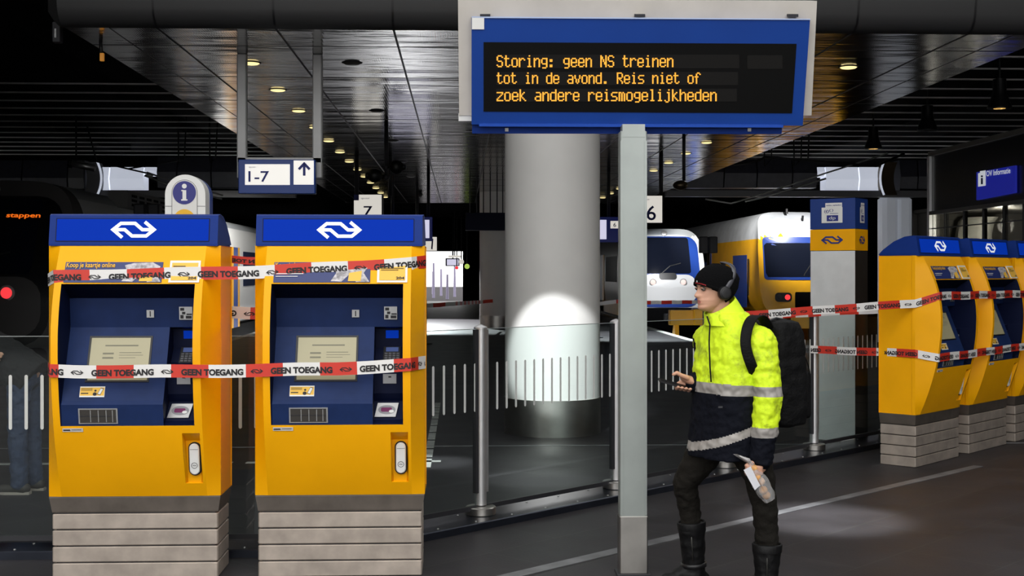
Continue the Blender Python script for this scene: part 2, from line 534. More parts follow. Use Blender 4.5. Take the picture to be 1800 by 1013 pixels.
# polished soffit with its curved grey fascia
m = MB()
XL, XR, YF, YB, ZC = -4.02, 6.25, 12.86, 45.0, 4.2
prof = [(YF + .12, ZC)] + [(YF + .12 - .22 * math.sin(a * PI / 12), ZC + .22 - .22 * math.cos(a * PI / 12)) for a in range(1, 6)] + [(YF - .13, ZC + .35), (YF - .16, 5.2), (YF - .18, 6.6)]
lip = [(0, 0), (0.04, 0.02), (0.10, 0.10), (0.14, 0.25), (0.16, 1.0), (0.16, 2.4)]
m.mi = 0
m.box((XL, YF + .12, ZC), (XR, YB, ZC + 0.05))
m.mi = 1
m.add([(x, y, z) for x in (XL - .02, XR + .02) for y, z in prof], [(i, i + 1, len(prof) + i + 1, len(prof) + i) for i in range(len(prof) - 1)])
for X, sg in ((XL, -1), (XR, 1)):
    for yy0, yy1 in ((YF + .1, YB),):
        m.add([(X + sg * a, y, ZC + b) for y in (yy0, yy1) for a, b in lip], [(i, i + 1, len(lip) + i + 1, len(lip) + i) for i in range(len(lip) - 1)])
    # rounded corner between the fascia and the side
    q = []
    for k in range(len(prof)):
        q.append((prof[k][0], prof[k][1]))
    m.add([(X + sg * (0.02 + 0.16 * min(1, i / 5)), YF + .13, z) for i, (y, z) in enumerate(q)] + [(X + sg * .0, y, z) for y, z in q], [(i, i + 1, len(q) + i + 1, len(q) + i) for i in range(len(q) - 1)])
m.mi = 2
SEAMS = [-3.58, -3.09, -1.89, -0.69, 0.51, 1.71, 2.90, 4.08, 5.30, 5.80]
for x in SEAMS:
    wd = 0.022 if x not in (-3.58, 5.80) else 0.008
    m.box((x - wd / 2, YF + .12, ZC - .004), (x + wd / 2, YB, ZC))
    if x in (-3.58, 5.80): continue
    m.add([(x + sg * wd / 2, y - .004, z - .003) for sg in (-1, 1) for y, z in prof], [(i, i + 1, len(prof) + i + 1, len(prof) + i) for i in range(len(prof) - 1)])
for k in range(15):
    y = 13.95 + 2.2 * k
    m.box((XL, y - .006, ZC - .003), (XR, y + .006, ZC))
m.mi = 1
m.box((XL - .1, YF - .1, 6.55), (XR + .1, YB, 6.6))
m.box((XL - .1, YB, ZC), (XR + .1, YB + .05, 6.6))
struct(m, 'ceiling', [CEILM, FASC, BLACK], 0.5)

# dark slatted ceilings left and right of the soffit
for xa, xb, y0 in ((-26, XL - .2, 5.0), (XR + .2, 26, 13.0)):
    m = MB()
    m.mi = 0
    m.box((xa, y0, 5.55), (xb, 38.5, 5.65))
    m.mi = 1
    y = 14.2 + 1.18 * (8 if xa < -20 else 5)
    while y < 38.2:
        m.box((xa, y - .03, 5.2), (xb, y + .03, 5.225)); y += 1.18
    m.mi = 0
    x = xa + 1.0
    while x < xb:
        m.box((x, y0 + 10, 5.226), (x + .08, 38.3, 5.55)); x += 3.0
    struct(m, 'ceiling', [BLACKM, SLAT])
m = MB()
m.box((-26, 38.5, 5.55), (26, 45.2, 5.65)); m.box((-26, 45.2, 4.9), (26, 76, 5.0)); m.box((-26, 45.1, 4.9), (26, 45.2, 5.6))
struct(m, 'ceiling', BLACKM)

# walls, with unseen light blockers among them
m = MB(); m.box((-26, 75, -1.2), (-2.35, 76, 6)); m.box((0.12, 75, -1.2), (26, 76, 6)); m.box((-2.35, 75, 3.0), (0.12, 76, 6))
struct(m, 'wall_back', BLACKM)
m = MB(); m.box((-26.3, 5, -1.2), (-26, 76, 6)); m.box((-26.3, -14, -.3), (-26, 5, 8)); struct(m, 'wall_left', BLACKM)
m = MB(); m.box((26, 5, -1.2), (26.3, 76, 6)); m.box((10.6, -14, -.3), (10.9, 12.2, 9)); m.box((9.7, 12.2, -.3), (26, 12.28, 9)); struct(m, 'wall_right_with_blocker', BLACKM)  # the unseen inner wall is added to cut light from the right
m = MB(); m.box((-26, -14.3, 0), (26, -14, 1.6)); m.box((-26, 15.0, 0), (-6.4, 15.3, 5.55)); m.box((-26, -14, 9.0), (26, -13.5, 9.6)); m.box((-26, 5.0, 9.0), (26, 12.7, 9.3)); m.box((-6.8, 3.0, 0), (-6.5, 17.0, 5.55))  # front wall, plus unseen walls and a roof slab added to block light
struct(m, 'wall_front_with_blockers', mat('hall_wall_and_blocker', (0.05, 0.048, 0.046), 0.8))

# round columns
def column(x, y, r, ztop, label, kink=None):
    t = thing('round_column', (x, y, 0), label, 'column', None)
    b = MB(); b.lathe([(r * 1.0, 0.0), (r * 1.0, 0.38)], 64, M4.Translation((x, y, 0)))
    part(b, 'steel_base', STEEL, t, smooth=0.6)
    b = MB(); b.lathe([(r * .985, 0.38), (r * .985, ztop)], 64, M4.Translation((x, y, 0)))
    part(b, 'shaft', mat('column_paint', (0.66, 0.65, 0.63), 0.5, var=0.03, vs=3), t, smooth=0.6)
    return t
p = CW((971 - 900) / 164.2, 13.46)
column(p.x, p.y, 0.515, 4.2, 'thick round pale grey column with a steel base behind the glass barrier')
p = CW((872 - 900) / 56.5, 39.1)
column(p.x, p.y, 0.52, 4.2, 'distant pale round column half hidden by the thick column')

# downlights flush in the soffit
def downlight(x, y, lit, label, group):
    t = thing('ceiling_downlight', (x, y, ZC), label, 'ceiling light', group)
    T = M4.Translation((x, y, ZC))
    b = MB(); b.lathe([(0.122, 0.0), (0.122, -0.004), (0.10, -0.010), (0.10, -0.002)], 28, T)
    part(b, 'trim_ring', DARKM, t, smooth=0.5)
    b = MB(); b.lathe([(0.10, -0.003), (0.10, -0.012), (0.085, -0.022), (0.05, -0.028)], 28, T)
    part(b, 'lens', WARMLAMP if lit else OFFLAMP, t, smooth=0.5)
ORDN = ['first', 'second', 'third', 'fourth', 'fifth', 'sixth', 'seventh', 'eighth', 'ninth', 'tenth', 'eleventh', 'twelfth', 'thirteenth']
for k in range(13):
    y = 15.05 + 2.2 * k
    downlight(-2.49, y, True, f'lit yellow downlight {ORDN[k]} from the fascia in the row left of the camera pole', 'lit downlights left of the camera pole')
for k in range(13):
    y = 15.05 + 2.2 * k
    if k in (1, 2) : continue
    downlight(4.69, y, True, f'lit yellow downlight {ORDN[k]} from the fascia in the row right of the column', 'lit downlights right of the column')
for k in range(0, 9, 2):
    y = 15.0 + 2.2 * k
    downlight(-1.29, y, False, f'unlit round downlight {ORDN[k // 2]} from the fascia above the black globe lamps', 'unlit downlights in the soffit')

# pendant lamps under the right slatted ceiling
def pendant(px, py, d, lit, label):
    c = W(px, py, d)
    t = thing('pendant_lamp', (c.x, c.y, 5.2), label, 'pendant lamp', 'bell pendants under the slatted ceiling')
    T = M4.Translation((c.x, c.y, c.z))
    b = MB(); b.lathe([(0.20, 0.0), (0.205, 0.02), (0.15, 0.17), (0.115, 0.25), (0.11, 0.50), (0.02, 0.52), (0.02, 5.56 - c.z)], 28, T)
    part(b, 'shade', BLACK, t, smooth=0.5)
    b = MB(); b.lathe([(0.185, 0.012), (0.185, 0.002), (0.1, 0.0)], 28, T)
    part(b, 'lens', AMBLAMP if lit else OFFLAMP, t, smooth=0.5)
pendant(1757, 191, 21.5, True, 'lit black bell pendant lamp nearest the shop facade')
pendant(1630, 230, 25.2, False, 'unlit black bell pendant lamp between the two lit ones')
pendant(1535, 262, 28.7, True, 'lit black bell pendant lamp above the blue and yellow kiosk')

# ================================================================== OVERHEAD THINGS
# cross viaduct behind the halls
def viaduct(label, spans, yb):
    c = W((spans[0][0] + spans[-1][1]) / 2, 340, yb)
    t = thing('viaduct_beam', (c.x, yb, 4.0), label, 'beam')
    for a, b_, top, bot, mm in spans:
        p0 = GY(a, bot, yb); p1 = GY(b_, top, yb)
        m = MB()
        g = 0.02
        m.loft([[(p0.x + g, yb, p0.z), (p1.x - g, yb, p0.z), (p1.x - g, yb + .6, p0.z), (p0.x + g, yb + .6, p0.z)],
                [(p0.x + g, yb - .12, (p0.z + p1.z) / 2), (p1.x - g, yb - .12, (p0.z + p1.z) / 2), (p1.x - g, yb + .6, (p0.z + p1.z) / 2), (p0.x + g, yb + .6, (p0.z + p1.z) / 2)],
                [(p0.x + g, yb, p1.z), (p1.x - g, yb, p1.z), (p1.x - g, yb + .6, p1.z), (p0.x + g, yb + .6, p1.z)]])
        part(m, 'cladding_panel', mm, t)
    a, b_ = spans[0][0], spans[-1][1]
    p0 = GY(a, 346, yb); p1 = GY(b_, 336, yb)
    m = MB(); m.box((p0.x, yb - .16, p0.z), (p1.x, yb + .2, p1.z))
    part(m, 'bottom_flange', CLADG, t)
    return t
viaduct('dark viaduct beam with daylight-glow panels beyond the left slatted ceiling',
        [(-60, 40, 282, 345, CLAD), (40, 120, 282, 345, CLAD), (120, 150, 282, 345, CLADG), (174, 193, 294, 335, CLADL), (193, 254, 294, 335, CLADL), (254, 276, 294, 308, CLADL), (276, 312, 276, 330, CLAD), (312, 372, 276, 330, CLAD), (372, 440, 276, 330, CLAD), (440, 520, 276, 330, CLAD)], 39.6)
viaduct('dark viaduct beam with daylight-glow panels beyond the right slatted ceiling',
        [(1170, 1272, 276, 330, CLAD), (1272, 1330, 280, 330, CLAD), (1330, 1392, 280, 330, CLAD), (1392, 1436, 280, 330, CLAD), (1436, 1450, 294, 310, CLADL), (1450, 1509, 294, 337, CLADL), (1509, 1552, 294, 337, CLADL), (1580, 1612, 282, 340, CLAD), (1612, 1640, 282, 340, CLAD)], 39.6)
def hood(px, sgn, label):
    # curved end of the viaduct cladding: a dark hollow with a bright rim
    yb = 39.3
    a = GY(px, 285, yb); b_ = GY(px, 343, yb)
    h = a.z - b_.z
    t = thing('viaduct_end_hood', (a.x, yb, b_.z), label, 'beam')
    wd = 26 / 56.0 * sgn
    m = MB()
    rim = [(a.x + sgn * 0.12 * (1 - ((k / 10 - .5) * 2) ** 2) * -1, yb - 0.05, b_.z + h * k / 10) for k in range(11)]
    m.tube(rim, 0.035, 8)
    part(m, 'rim', CLADL, t, smooth=True)
    m = MB()
    for k in range(10):
        p, q = V(rim[k]), V(rim[k + 1])
        m.add([p, q, (q.x + wd, q.y + .1, q.z), (p.x + wd, p.y + .1, p.z), (p.x, p.y + .5, p.z), (q.x, q.y + .5, q.z), (q.x + wd, q.y + .5, q.z), (p.x + wd, p.y + .5, p.z)],
              [(0, 1, 2, 3), (4, 5, 6, 7), (0, 4, 5, 1), (3, 2, 6, 7), (1, 5, 6, 2), (0, 3, 7, 4)])
    part(m, 'shell', BRONZE if sgn > 0 else CLADG, t, smooth=0.5)
hood(172, -1, 'curved white rimmed viaduct end above the dark train')
hood(1553, 1, 'curved bronze viaduct end above the white pier')
m = MB()
a = GY(1553, 356, 39.9); b_ = GY(1607, 440, 39.9)
m.cbox((a.x, 39.9, -.95), (GY(1580, 356, 39.9).x, 40.6, GY(1500, 345, 39.9).z), 0.12)
m.cbox((GY(1580, 356, 39.9).x, 40.0, -.95), (b_.x, 40.6, GY(1500, 345, 39.9).z), 0.12)
tag(m.build('concrete_pier', mat('glowing_white_pier', (0.66, 0.68, 0.72), 0.5, emit=(0.7, 0.75, 0.85), es=0.12)), 'white pier rising behind the blue and yellow kiosk', 'pier')  # faint glow put into the pier's white colour

def rod_thing(name, label, cat, segs, mt, base, group=None):
    m = MB()
    for pts, r in segs: m.tube(pts, r, 8)
    o = m.build(name, mt, None, True, org=base)
    return tag(o, label, cat, group)
WIRE = mat('insulator_white', (0.55, 0.55, 0.54), 0.4, 0.3)
d = 30.0
o = thing('catenary_arm', W(305, 327, d), 'overhead wire arm with white insulators above the information totem', 'overhead wire')
m = MB(); q = W(170, 284, d); m.tube([q, V((q.x, 14.2 + 1.18 * 13, 5.185))], .02, 8); part(m, 'dropper', BLACK, o, True)
m = MB(); m.tube([W(170, 284, d), W(225, 297, d), W(265, 306, d)], .02, 8); m.tube([W(225, 297, d), W(320, 281, d)], .018, 8); part(m, 'stay', BLACK, o, True)
for q in ([W(254, 309, d), W(310, 330, d), W(390, 350, d)], [W(258, 303, d), W(312, 322, d), W(392, 344, d)]):
    m = MB(); m.tube(q, .02, 8); part(m, 'insulator', WIRE, o, True)
m = MB(); m.ball(W(262, 309, d), (.1, .06, .05)); part(m, 'clamp', WIRE, o, True)
o = thing('catenary_arm', W(1380, 330, d), 'overhead wire arm with white insulators above the yellow train', 'overhead wire')
m = MB(); m.tube([W(1240, 350, d), W(1285, 358, d), W(1345, 340, d), W(1450, 305, d), W(1560, 270, d)], .02, 8); part(m, 'insulator', WIRE, o, True); m = MB(); m.tube([W(1310, 354, d), W(1350, 345, d), W(1452, 314, d)], .022, 8); part(m, 'insulator', WIRE, o, True)
m = MB(); q = W(1420, 282, d); m.tube([q, V((q.x, 14.2 + 1.18 * 13, 5.185))], .02, 8); part(m, 'dropper', BLACK, o, True)
m = MB(); m.tube([W(1290, 289, d), W(1320, 286, d), W(1336, 281, d), W(1345, 276, d), W(1420, 282, d), W(1540, 292, d), W(1590, 270, d)], .03, 8); part(m, 'stay', BLACK, o, True)
for px, lab in ((320, 'above the totem'), (375, 'beside the hanging platform sign')):
    rod_thing('wire_hanger', f'black bent wire hanger under the slatted ceiling {lab}', 'hanger', [([V((*W(px - 7, 262, d + .5).xy, 5.56)), W(px - 6, 286, d + .5), W(px + 4, 279, d + .5), V((*W(px + 8, 265, d + .5).xy, 5.56))], .018)], BLACK, W(px, 270, d))
for px, lab in ((1350, 'left of the pale panels'), (1402, 'right above the yellow train')):
    rod_thing('wire_hanger', f'black bent wire hanger under the right slatted ceiling {lab}', 'hanger', [([V((*W(px - 7, 272, d + .8).xy, 5.56)), W(px - 6, 292, d + .8), W(px + 6, 280, d + .8), V((*W(px + 8, 268, d + .8).xy, 5.56))], .018)], BLACK, W(px, 275, d))
o = thing('tube_loudspeaker', W(148, 292, 28), 'grey tube loudspeaker hung above the dark train', 'loudspeaker')
m = MB(); m.tube([W(124, 287, 28), W(167, 296, 28)], .075, 16); part(m, 'housing', ALU, o, True)
m = MB(); m.tube([W(121, 287, 28), W(127, 288, 28)], .10, 16); part(m, 'end_cap', BLACK, o, True)
m = MB(); q = W(134, 286, 28); m.tube([q, V((q.x, 14.2 + 1.18 * 12, 5.2))], .02, 8); part(m, 'bracket', BLACK, o, True)
o = thing('marker_lamp', W(178, 100, 13.6), 'small orange marker lamp under the left soffit edge', 'marker lamp')
m = MB(); m.cbox(W(175, 107, 13.6), W(182, 93, 13.6) + V((0, .04, 0)), .005); part(m, 'lens', mat('orange_marker', (0.5, 0.2, 0.02), .4, emit=(1, .4, .05), es=.25), o)
m = MB(); m.tube([W(178, 93, 13.62), W(176, 60, 13.7)], .02, 8); part(m, 'bracket', BLACK, o, True)
o = thing('junction_box', W(98, 60, 13.4), 'dark junction box under the left fascia corner', 'box')
m = MB(); m.cbox(W(91, 74, 13.4), W(106, 38, 13.4) + V((0, .1, 0)), .01); part(m, 'housing', DARKM, o)
m = MB(); q = W(98, 40, 13.42); m.tube([V((q.x, q.y + .05, q.z - .02)), V((q.x, q.y + .05, 5.56))], .02, 8); part(m, 'bracket', BLACK, o, True)
m = MB(); m.cbox(W(95, 66, 13.39), W(99, 50, 13.39) + V((0, .02, 0)), .004); part(m, 'label_plate', SILVER, o)

# black twin globe lamps on a pole
o = thing('globe_spotlight', CW((679 - 900) / 103.3, 21.4, 4.2), 'black pole with two black globe spotlights under the soffit', 'spotlight')
bx = CW((679 - 900) / 103.3, 21.4)
m = MB(); m.tube([(bx.x, bx.y, 4.2), (bx.x, bx.y, W(0, 312, 21.4).z)], .035, 12); m.ball((bx.x, bx.y, W(0, 312, 21.4).z), .05); m.ball((bx.x, bx.y, W(0, 295, 21.4).z), .05); part(m, 'pole', DARKM, o, True)
for px, py, e in ((697, 294, 1), (659, 309, -1)):
    c = W(px, py, 21.3)
    m = MB(); m.tube([(bx.x, bx.y, c.z), c], .025, 8); m.ball(c, (.125, .125, .118)); m.tube([c + V((e * .10, -.02, .0)), c + V((e * .16, -.03, .0))], [.06, .045], 14)
    part(m, 'globe', BLACK, o, True)
o = thing('dish_spotlight', CW((1200 - 900) / 100, 22.1, 4.2), 'dark dish spotlight hung on a thin pole right of the display pole', 'spotlight')
bx = CW((1202 - 900) / 100, 22.1)
m = MB(); m.tube([(bx.x, bx.y, 4.2), (bx.x, bx.y, W(0, 318, 22.1).z)], .03, 10); part(m, 'pole', DARKM, o, True)
c = W(1196, 326, 22.0)
m = MB(); m.ball(c, (.135, .12, .085)); part(m, 'dish', BRONZE, o, True)
o = thing('dome_camera', W(738, 338, 39), 'small black dome camera under the far soffit', 'camera')
bx = W(738, 342, 39)
m = MB(); m.ball(bx, .085); part(m, 'dome', BLACK, o, True)
m = MB(); m.tube([(bx.x, bx.y, bx.z + .05), (bx.x, bx.y, 4.2)], .03, 8); part(m, 'stem', ALU, o, True)

# hanging direction sign 1-7
d = 14.35
o = thing('direction_sign', W(490, 95, d), 'hanging blue sign reading 1-7 with an arrow in a grey frame', 'sign')
Y0 = W(490, 300, d).y
def SG(px, py, off=0.0): return GY(px, py, Y0) + V((0, -off, 0))
FRG = mat('sign_frame_grey', (0.40, 0.40, 0.40), 0.5, 0.2, var=0.05)
m = MB()
for x0, x1, bot in ((416, 433, 313), (549, 566, 313)):
    a, b_ = SG(x0, bot), SG(x1, 95); m.cbox((a.x, Y0, a.z), (b_.x, Y0 + .1, 4.2), .012)
a, b_ = SG(416, 286), SG(566, 277); m.cbox((a.x, Y0, a.z), (b_.x, Y0 + .1, b_.z), .008)
part(m, 'hanger_frame', FRG, o)
m = MB(); a, b_ = SG(423, 342), SG(557, 283); m.cbox((a.x, Y0 - .16, a.z), (b_.x, Y0 - .02, b_.z), .01); part(m, 'sign_box', BLUES, o)
m = MB(); put2d(m, rect2d(435, 291, 513, 327), lambda x, y: SG(x, y, .165)); put2d(m, rect2d(519.5, 284.5, 554.5, 326.5), lambda x, y: SG(x, y, .165)); part(m, 'white_panel', BOARDW, o)
m = MB()
put2d(m, fit(text2d('1-7', .012), 441, 322, 477, 303), lambda x, y: SG(x, y, .172))
put2d(m, fit(text2d('Sporen', .0), 442, 298, 454, 294.5), lambda x, y: SG(x, y, .172))
put2d(m, join2d(stroke2d([(538, 311), (538, 290)], 4.5), stroke2d([(528.5, 300), (538, 290), (547.5, 300)], 4.5)), lambda x, y: SG(x, y, .172))
part(m, 'lettering', BLUEINK, o)

# platform number signs
def number_sign(x0, x1, y0, y1, d, txt, tb, hang, label, tab=True, slant=0.0):
    Yp = W((x0 + x1) / 2, 400, d).y
    f = lambda x, y, off=0.0: GY(x, y, Yp) + V((0, -off, 0))
    o = thing('platform_sign', f((x0 + x1) / 2, y0), label, 'sign')
    a, b_ = f(x0, y1), f(x1, y0)
    m = MB(); m.cbox((a.x, Yp - .12, a.z), (b_.x, Yp + .12, b_.z), .01); part(m, 'light_box', DARKM, o)
    m = MB(); put2d(m, rect2d(x0, y0, x1 - (x1 - x0) * .05, y1), lambda x, y: f(x, y, .125)); part(m, 'lit_face', BOARDW, o)
    m = MB()
    put2d(m, fit(text2d(txt, .01, shear=slant), *tb), lambda x, y: f(x, y, .13))
    if tab:
        put2d(m, rect2d(x0, y0, x0 + (x1 - x0) * .17, y0 + 10), lambda x, y: f(x, y, .13))
        put2d(m, fit(text2d('spoor'), x0 + (x1 - x0) * .24, y0 + 8.5, x0 + (x1 - x0) * .55, y0 + 5.5), lambda x, y: f(x, y, .13))
    part(m, 'lettering', BLUEINK, o)
    for hx in hang:
        p = f(hx, y0 + 2); m = MB(); m.tube([(p.x, Yp, p.z), (p.x, Yp, 4.2)], .045, 10); part(m, 'hanger', DARKM, o, True)
number_sign(623, 674, 343, 392, 27, '7', (640, 380, 655.5, 363), (627, 686), 'lit platform sign 7 hung above the ticket machine beside the column')
number_sign(1112, 1165, 345, 392, 27, '6', (1135, 388, 1151.5, 362), (1116, 1162), 'lit platform sign 6 hung behind the display pole')
number_sign(728, 770, 417, 441, 36, '7', (752, 439, 762, 420), (733,), 'smaller lit platform sign 7 farther along the platform', False, -0.35)
def departure_board(x0, x1, y0, y1, d, sx0, sx1, tx, txt, label, hang):
    Yp = W((x0 + x1) / 2, 400, d).y
    f = lambda x, y, off=0.0: GY(x, y, Yp) + V((0, -off, 0))
    o = thing('departure_board', f((x0 + x1) / 2, y0), label, 'departure board')
    a, b_ = f(x0, y1), f(x1, y0)
    m = MB(); m.cbox((a.x, Yp - .12, a.z), (b_.x, Yp + .12, b_.z), .01); part(m, 'casing', mat('board_navy', (0.008, 0.018, 0.14), .4, emit=(.01, .02, .2), es=.15), o)
    m = MB(); put2d(m, rect2d(sx0, y0 + 5, sx1, y1 - 5), lambda x, y: f(x, y, .125)); part(m, 'screen', SCREENW, o)
    if txt:
        m = MB(); put2d(m, rect2d(tx, y0 + 7, tx + 14, y0 + 20), lambda x, y: f(x, y, .125)); part(m, 'number_plate', BOARDW, o)
        m = MB(); put2d(m, fit(text2d(txt, .01), tx + 5, y0 + 17.5, tx + 10, y0 + 10), lambda x, y: f(x, y, .13)); part(m, 'lettering', BLUEINK, o)
    for hx in hang:
        p = f(hx, y0 + 2); m = MB(); m.tube([(p.x, Yp, p.z), (p.x, Yp, 4.2)], .04, 10); part(m, 'hanger', DARKM, o, True)
departure_board(672, 760, 382, 424, 31, 680, 755, 0, '', 'navy departure board with a lit white screen beside the second ticket machine', (690, 753))
departure_board(1000, 1089, 382, 426, 31, 1010, 1065, 1072, '6', 'navy departure board numbered 6 between the column and the display pole', (1010, 1070))
o = thing('departure_board', W(852, 374, 33), 'large unlit navy departure board hung left of the column', 'departure board')
yb = W(852, 374, 33).y
a, b_ = GY(818, 405, yb), GY(888, 374, yb)
m = MB(); m.cbox((a.x, yb, a.z), (b_.x, yb + .3, b_.z), .015); part(m, 'casing', NAVYD, o)
for px in (826, 838, 850, 862, 874, 884): p = GY(px, 374, yb); m = MB(); m.box((p.x - .015, yb + .1, p.z), (p.x + .015, yb + .16, 4.2)); part(m, 'hanger', DARKM, o)
# far lights at the platform end
d = 66
o = thing('platform_screen', W(796, 461, d), 'distant lavender screen hung at the platform end', 'screen')
yb = W(796, 461, d).y
a, b_ = GY(783, 468, yb), GY(808, 454, yb)
m = MB(); m.cbox((a.x, yb, a.z), (b_.x, yb + .2, b_.z), .02); part(m, 'casing', NAVYD, o)
m = MB(); put2d(m, rect2d(785.5, 456, 806, 466.5), lambda x, y: GY(x, y, yb - .01)); part(m, 'display', SCREENW, o)
m = MB(); p = GY(796, 455, yb); m.tube([(p.x, yb + .1, p.z), (p.x, yb + .1, 4.9)], .04, 8); part(m, 'hanger', DARKM, o)
for px, py, r, mm, nm, lab in ((811, 460.5, 4.6, BOARDW, 'station_clock', 'small round white clock face beside the distant lavender screen'), (803, 471, 3, REDLAMP, 'signal_lamp', 'small red signal light under the distant screen'), (821, 468.5, 4.5, mat('green_lamp', (.3, .4, .05), .4, emit=(.6, .85, .15), es=.7), 'exit_lamp', 'small green lit sign right of the distant clock')):
    c = W(px, py, d - .5)
    o = thing(nm, c, lab, 'clock' if 'clock' in nm else 'lamp')
    R = r / FPX * (d - .5)
    m = MB(); m.lathe([(R, 0), (R, .06), (R * .9, .08)], 20, M4.Translation(c) @ M4.Rotation(PI / 2, 4, 'X')); part(m, 'lens', mm, o, smooth=.5)
    m = MB(); m.tube([c + V((0, .05, 0)), (c.x, c.y + .05, 4.9)], .03, 6); part(m, 'hanger', DARKM, o)
o = thing('platform_lamp', W(800, 451, d), 'white lit bar lamp above the distant clock', 'lamp')
m = MB(); a, b_ = W(788, 453, d - 1.4), W(810, 449, d - 1.4); m.cbox((a.x, a.y, a.z), (b_.x, a.y + .15, b_.z), .02); part(m, 'diffuser', BOARDW, o)
q = W(799, 449, d - 1.4); m = MB(); m.tube([q + V((0, .07, 0)), V((q.x, q.y + .07, 4.9))], .03, 6); part(m, 'hanger', DARKM, o)

# ================================================================== INFORMATION TOTEM
d = 9.3
o = thing('information_totem', CW((325.5 - 900) / FPX * d, d), 'white rounded information totem with a blue i behind the first ticket machine', 'totem')
yb = W(325, 400, d).y
f = lambda x, y, off=0.0: GY(x, y, yb) + V((0, -off, 0))
def arch(x0, x1, ytop, ybot, n=24):
    r = (x1 - x0) / 2; cx = (x0 + x1) / 2
    return [(x0, ybot)] + [(cx - r * math.cos(PI * i / n), ytop + r - r * math.sin(PI * i / n)) for i in range(n + 1)] + [(x1, ybot)]
bot = 480 + 1.7 * FPX / d
m = MB(); m.prism([f(x, y) for x, y in arch(290, 361, 307, bot)], (0, .16, 0)); part(m, 'body', WHITE, o)
m = MB(); m.prism([f(x, y) + V((0, .16, 0)) for x, y in arch(291, 362, 308, bot)], (0, .10, 0)); part(m, 'rear_shell', BLUES, o)
WHB = mat('totem_face_white', (0.74, 0.73, 0.70), 0.45)
m = MB(); m.prism([f(x, y, .006) for x, y in arch(302.5, 347, 316.5, bot - 300)], (0, .012, 0)); part(m, 'face_panel', WHB, o)
m = MB()
def ring2d(pts, w_): return stroke2d(pts, w_)
put2d(m, ring2d(arch(302.5, 347, 316.5, 430), .7), lambda x, y: f(x, y, .0075)); put2d(m, rect2d(290.5, 362.4, 302.5, 363.2), lambda x, y: f(x, y, .002)); put2d(m, rect2d(347, 362.4, 361, 363.2), lambda x, y: f(x, y, .002))
part(m, 'joint_line', DARKM, o)
m = MB(); put2d(m, disc2d(324.5, 339, 20.5, 40), lambda x, y: f(x, y, .0085)); part(m, 'blue_disc', mat('totem_blue', (0.020, 0.022, 0.20), .5), o)
m = MB(); put2d(m, disc2d(324.5, 387, 19, 40, 19), lambda x, y: f(x, y, .0085)); part(m, 'yellow_disc', mat('totem_yellow', (0.85, 0.46, 0.01), .5), o)
m = MB()
put2d(m, join2d(disc2d(324.5, 327.5, 4.2, 20), rect2d(321.3, 334.5, 327.8, 352.5), rect2d(319.3, 334.2, 324, 336.4), rect2d(319, 350.5, 330, 353)), lambda x, y: f(x, y, .010))
part(m, 'letter', WHITE, o)

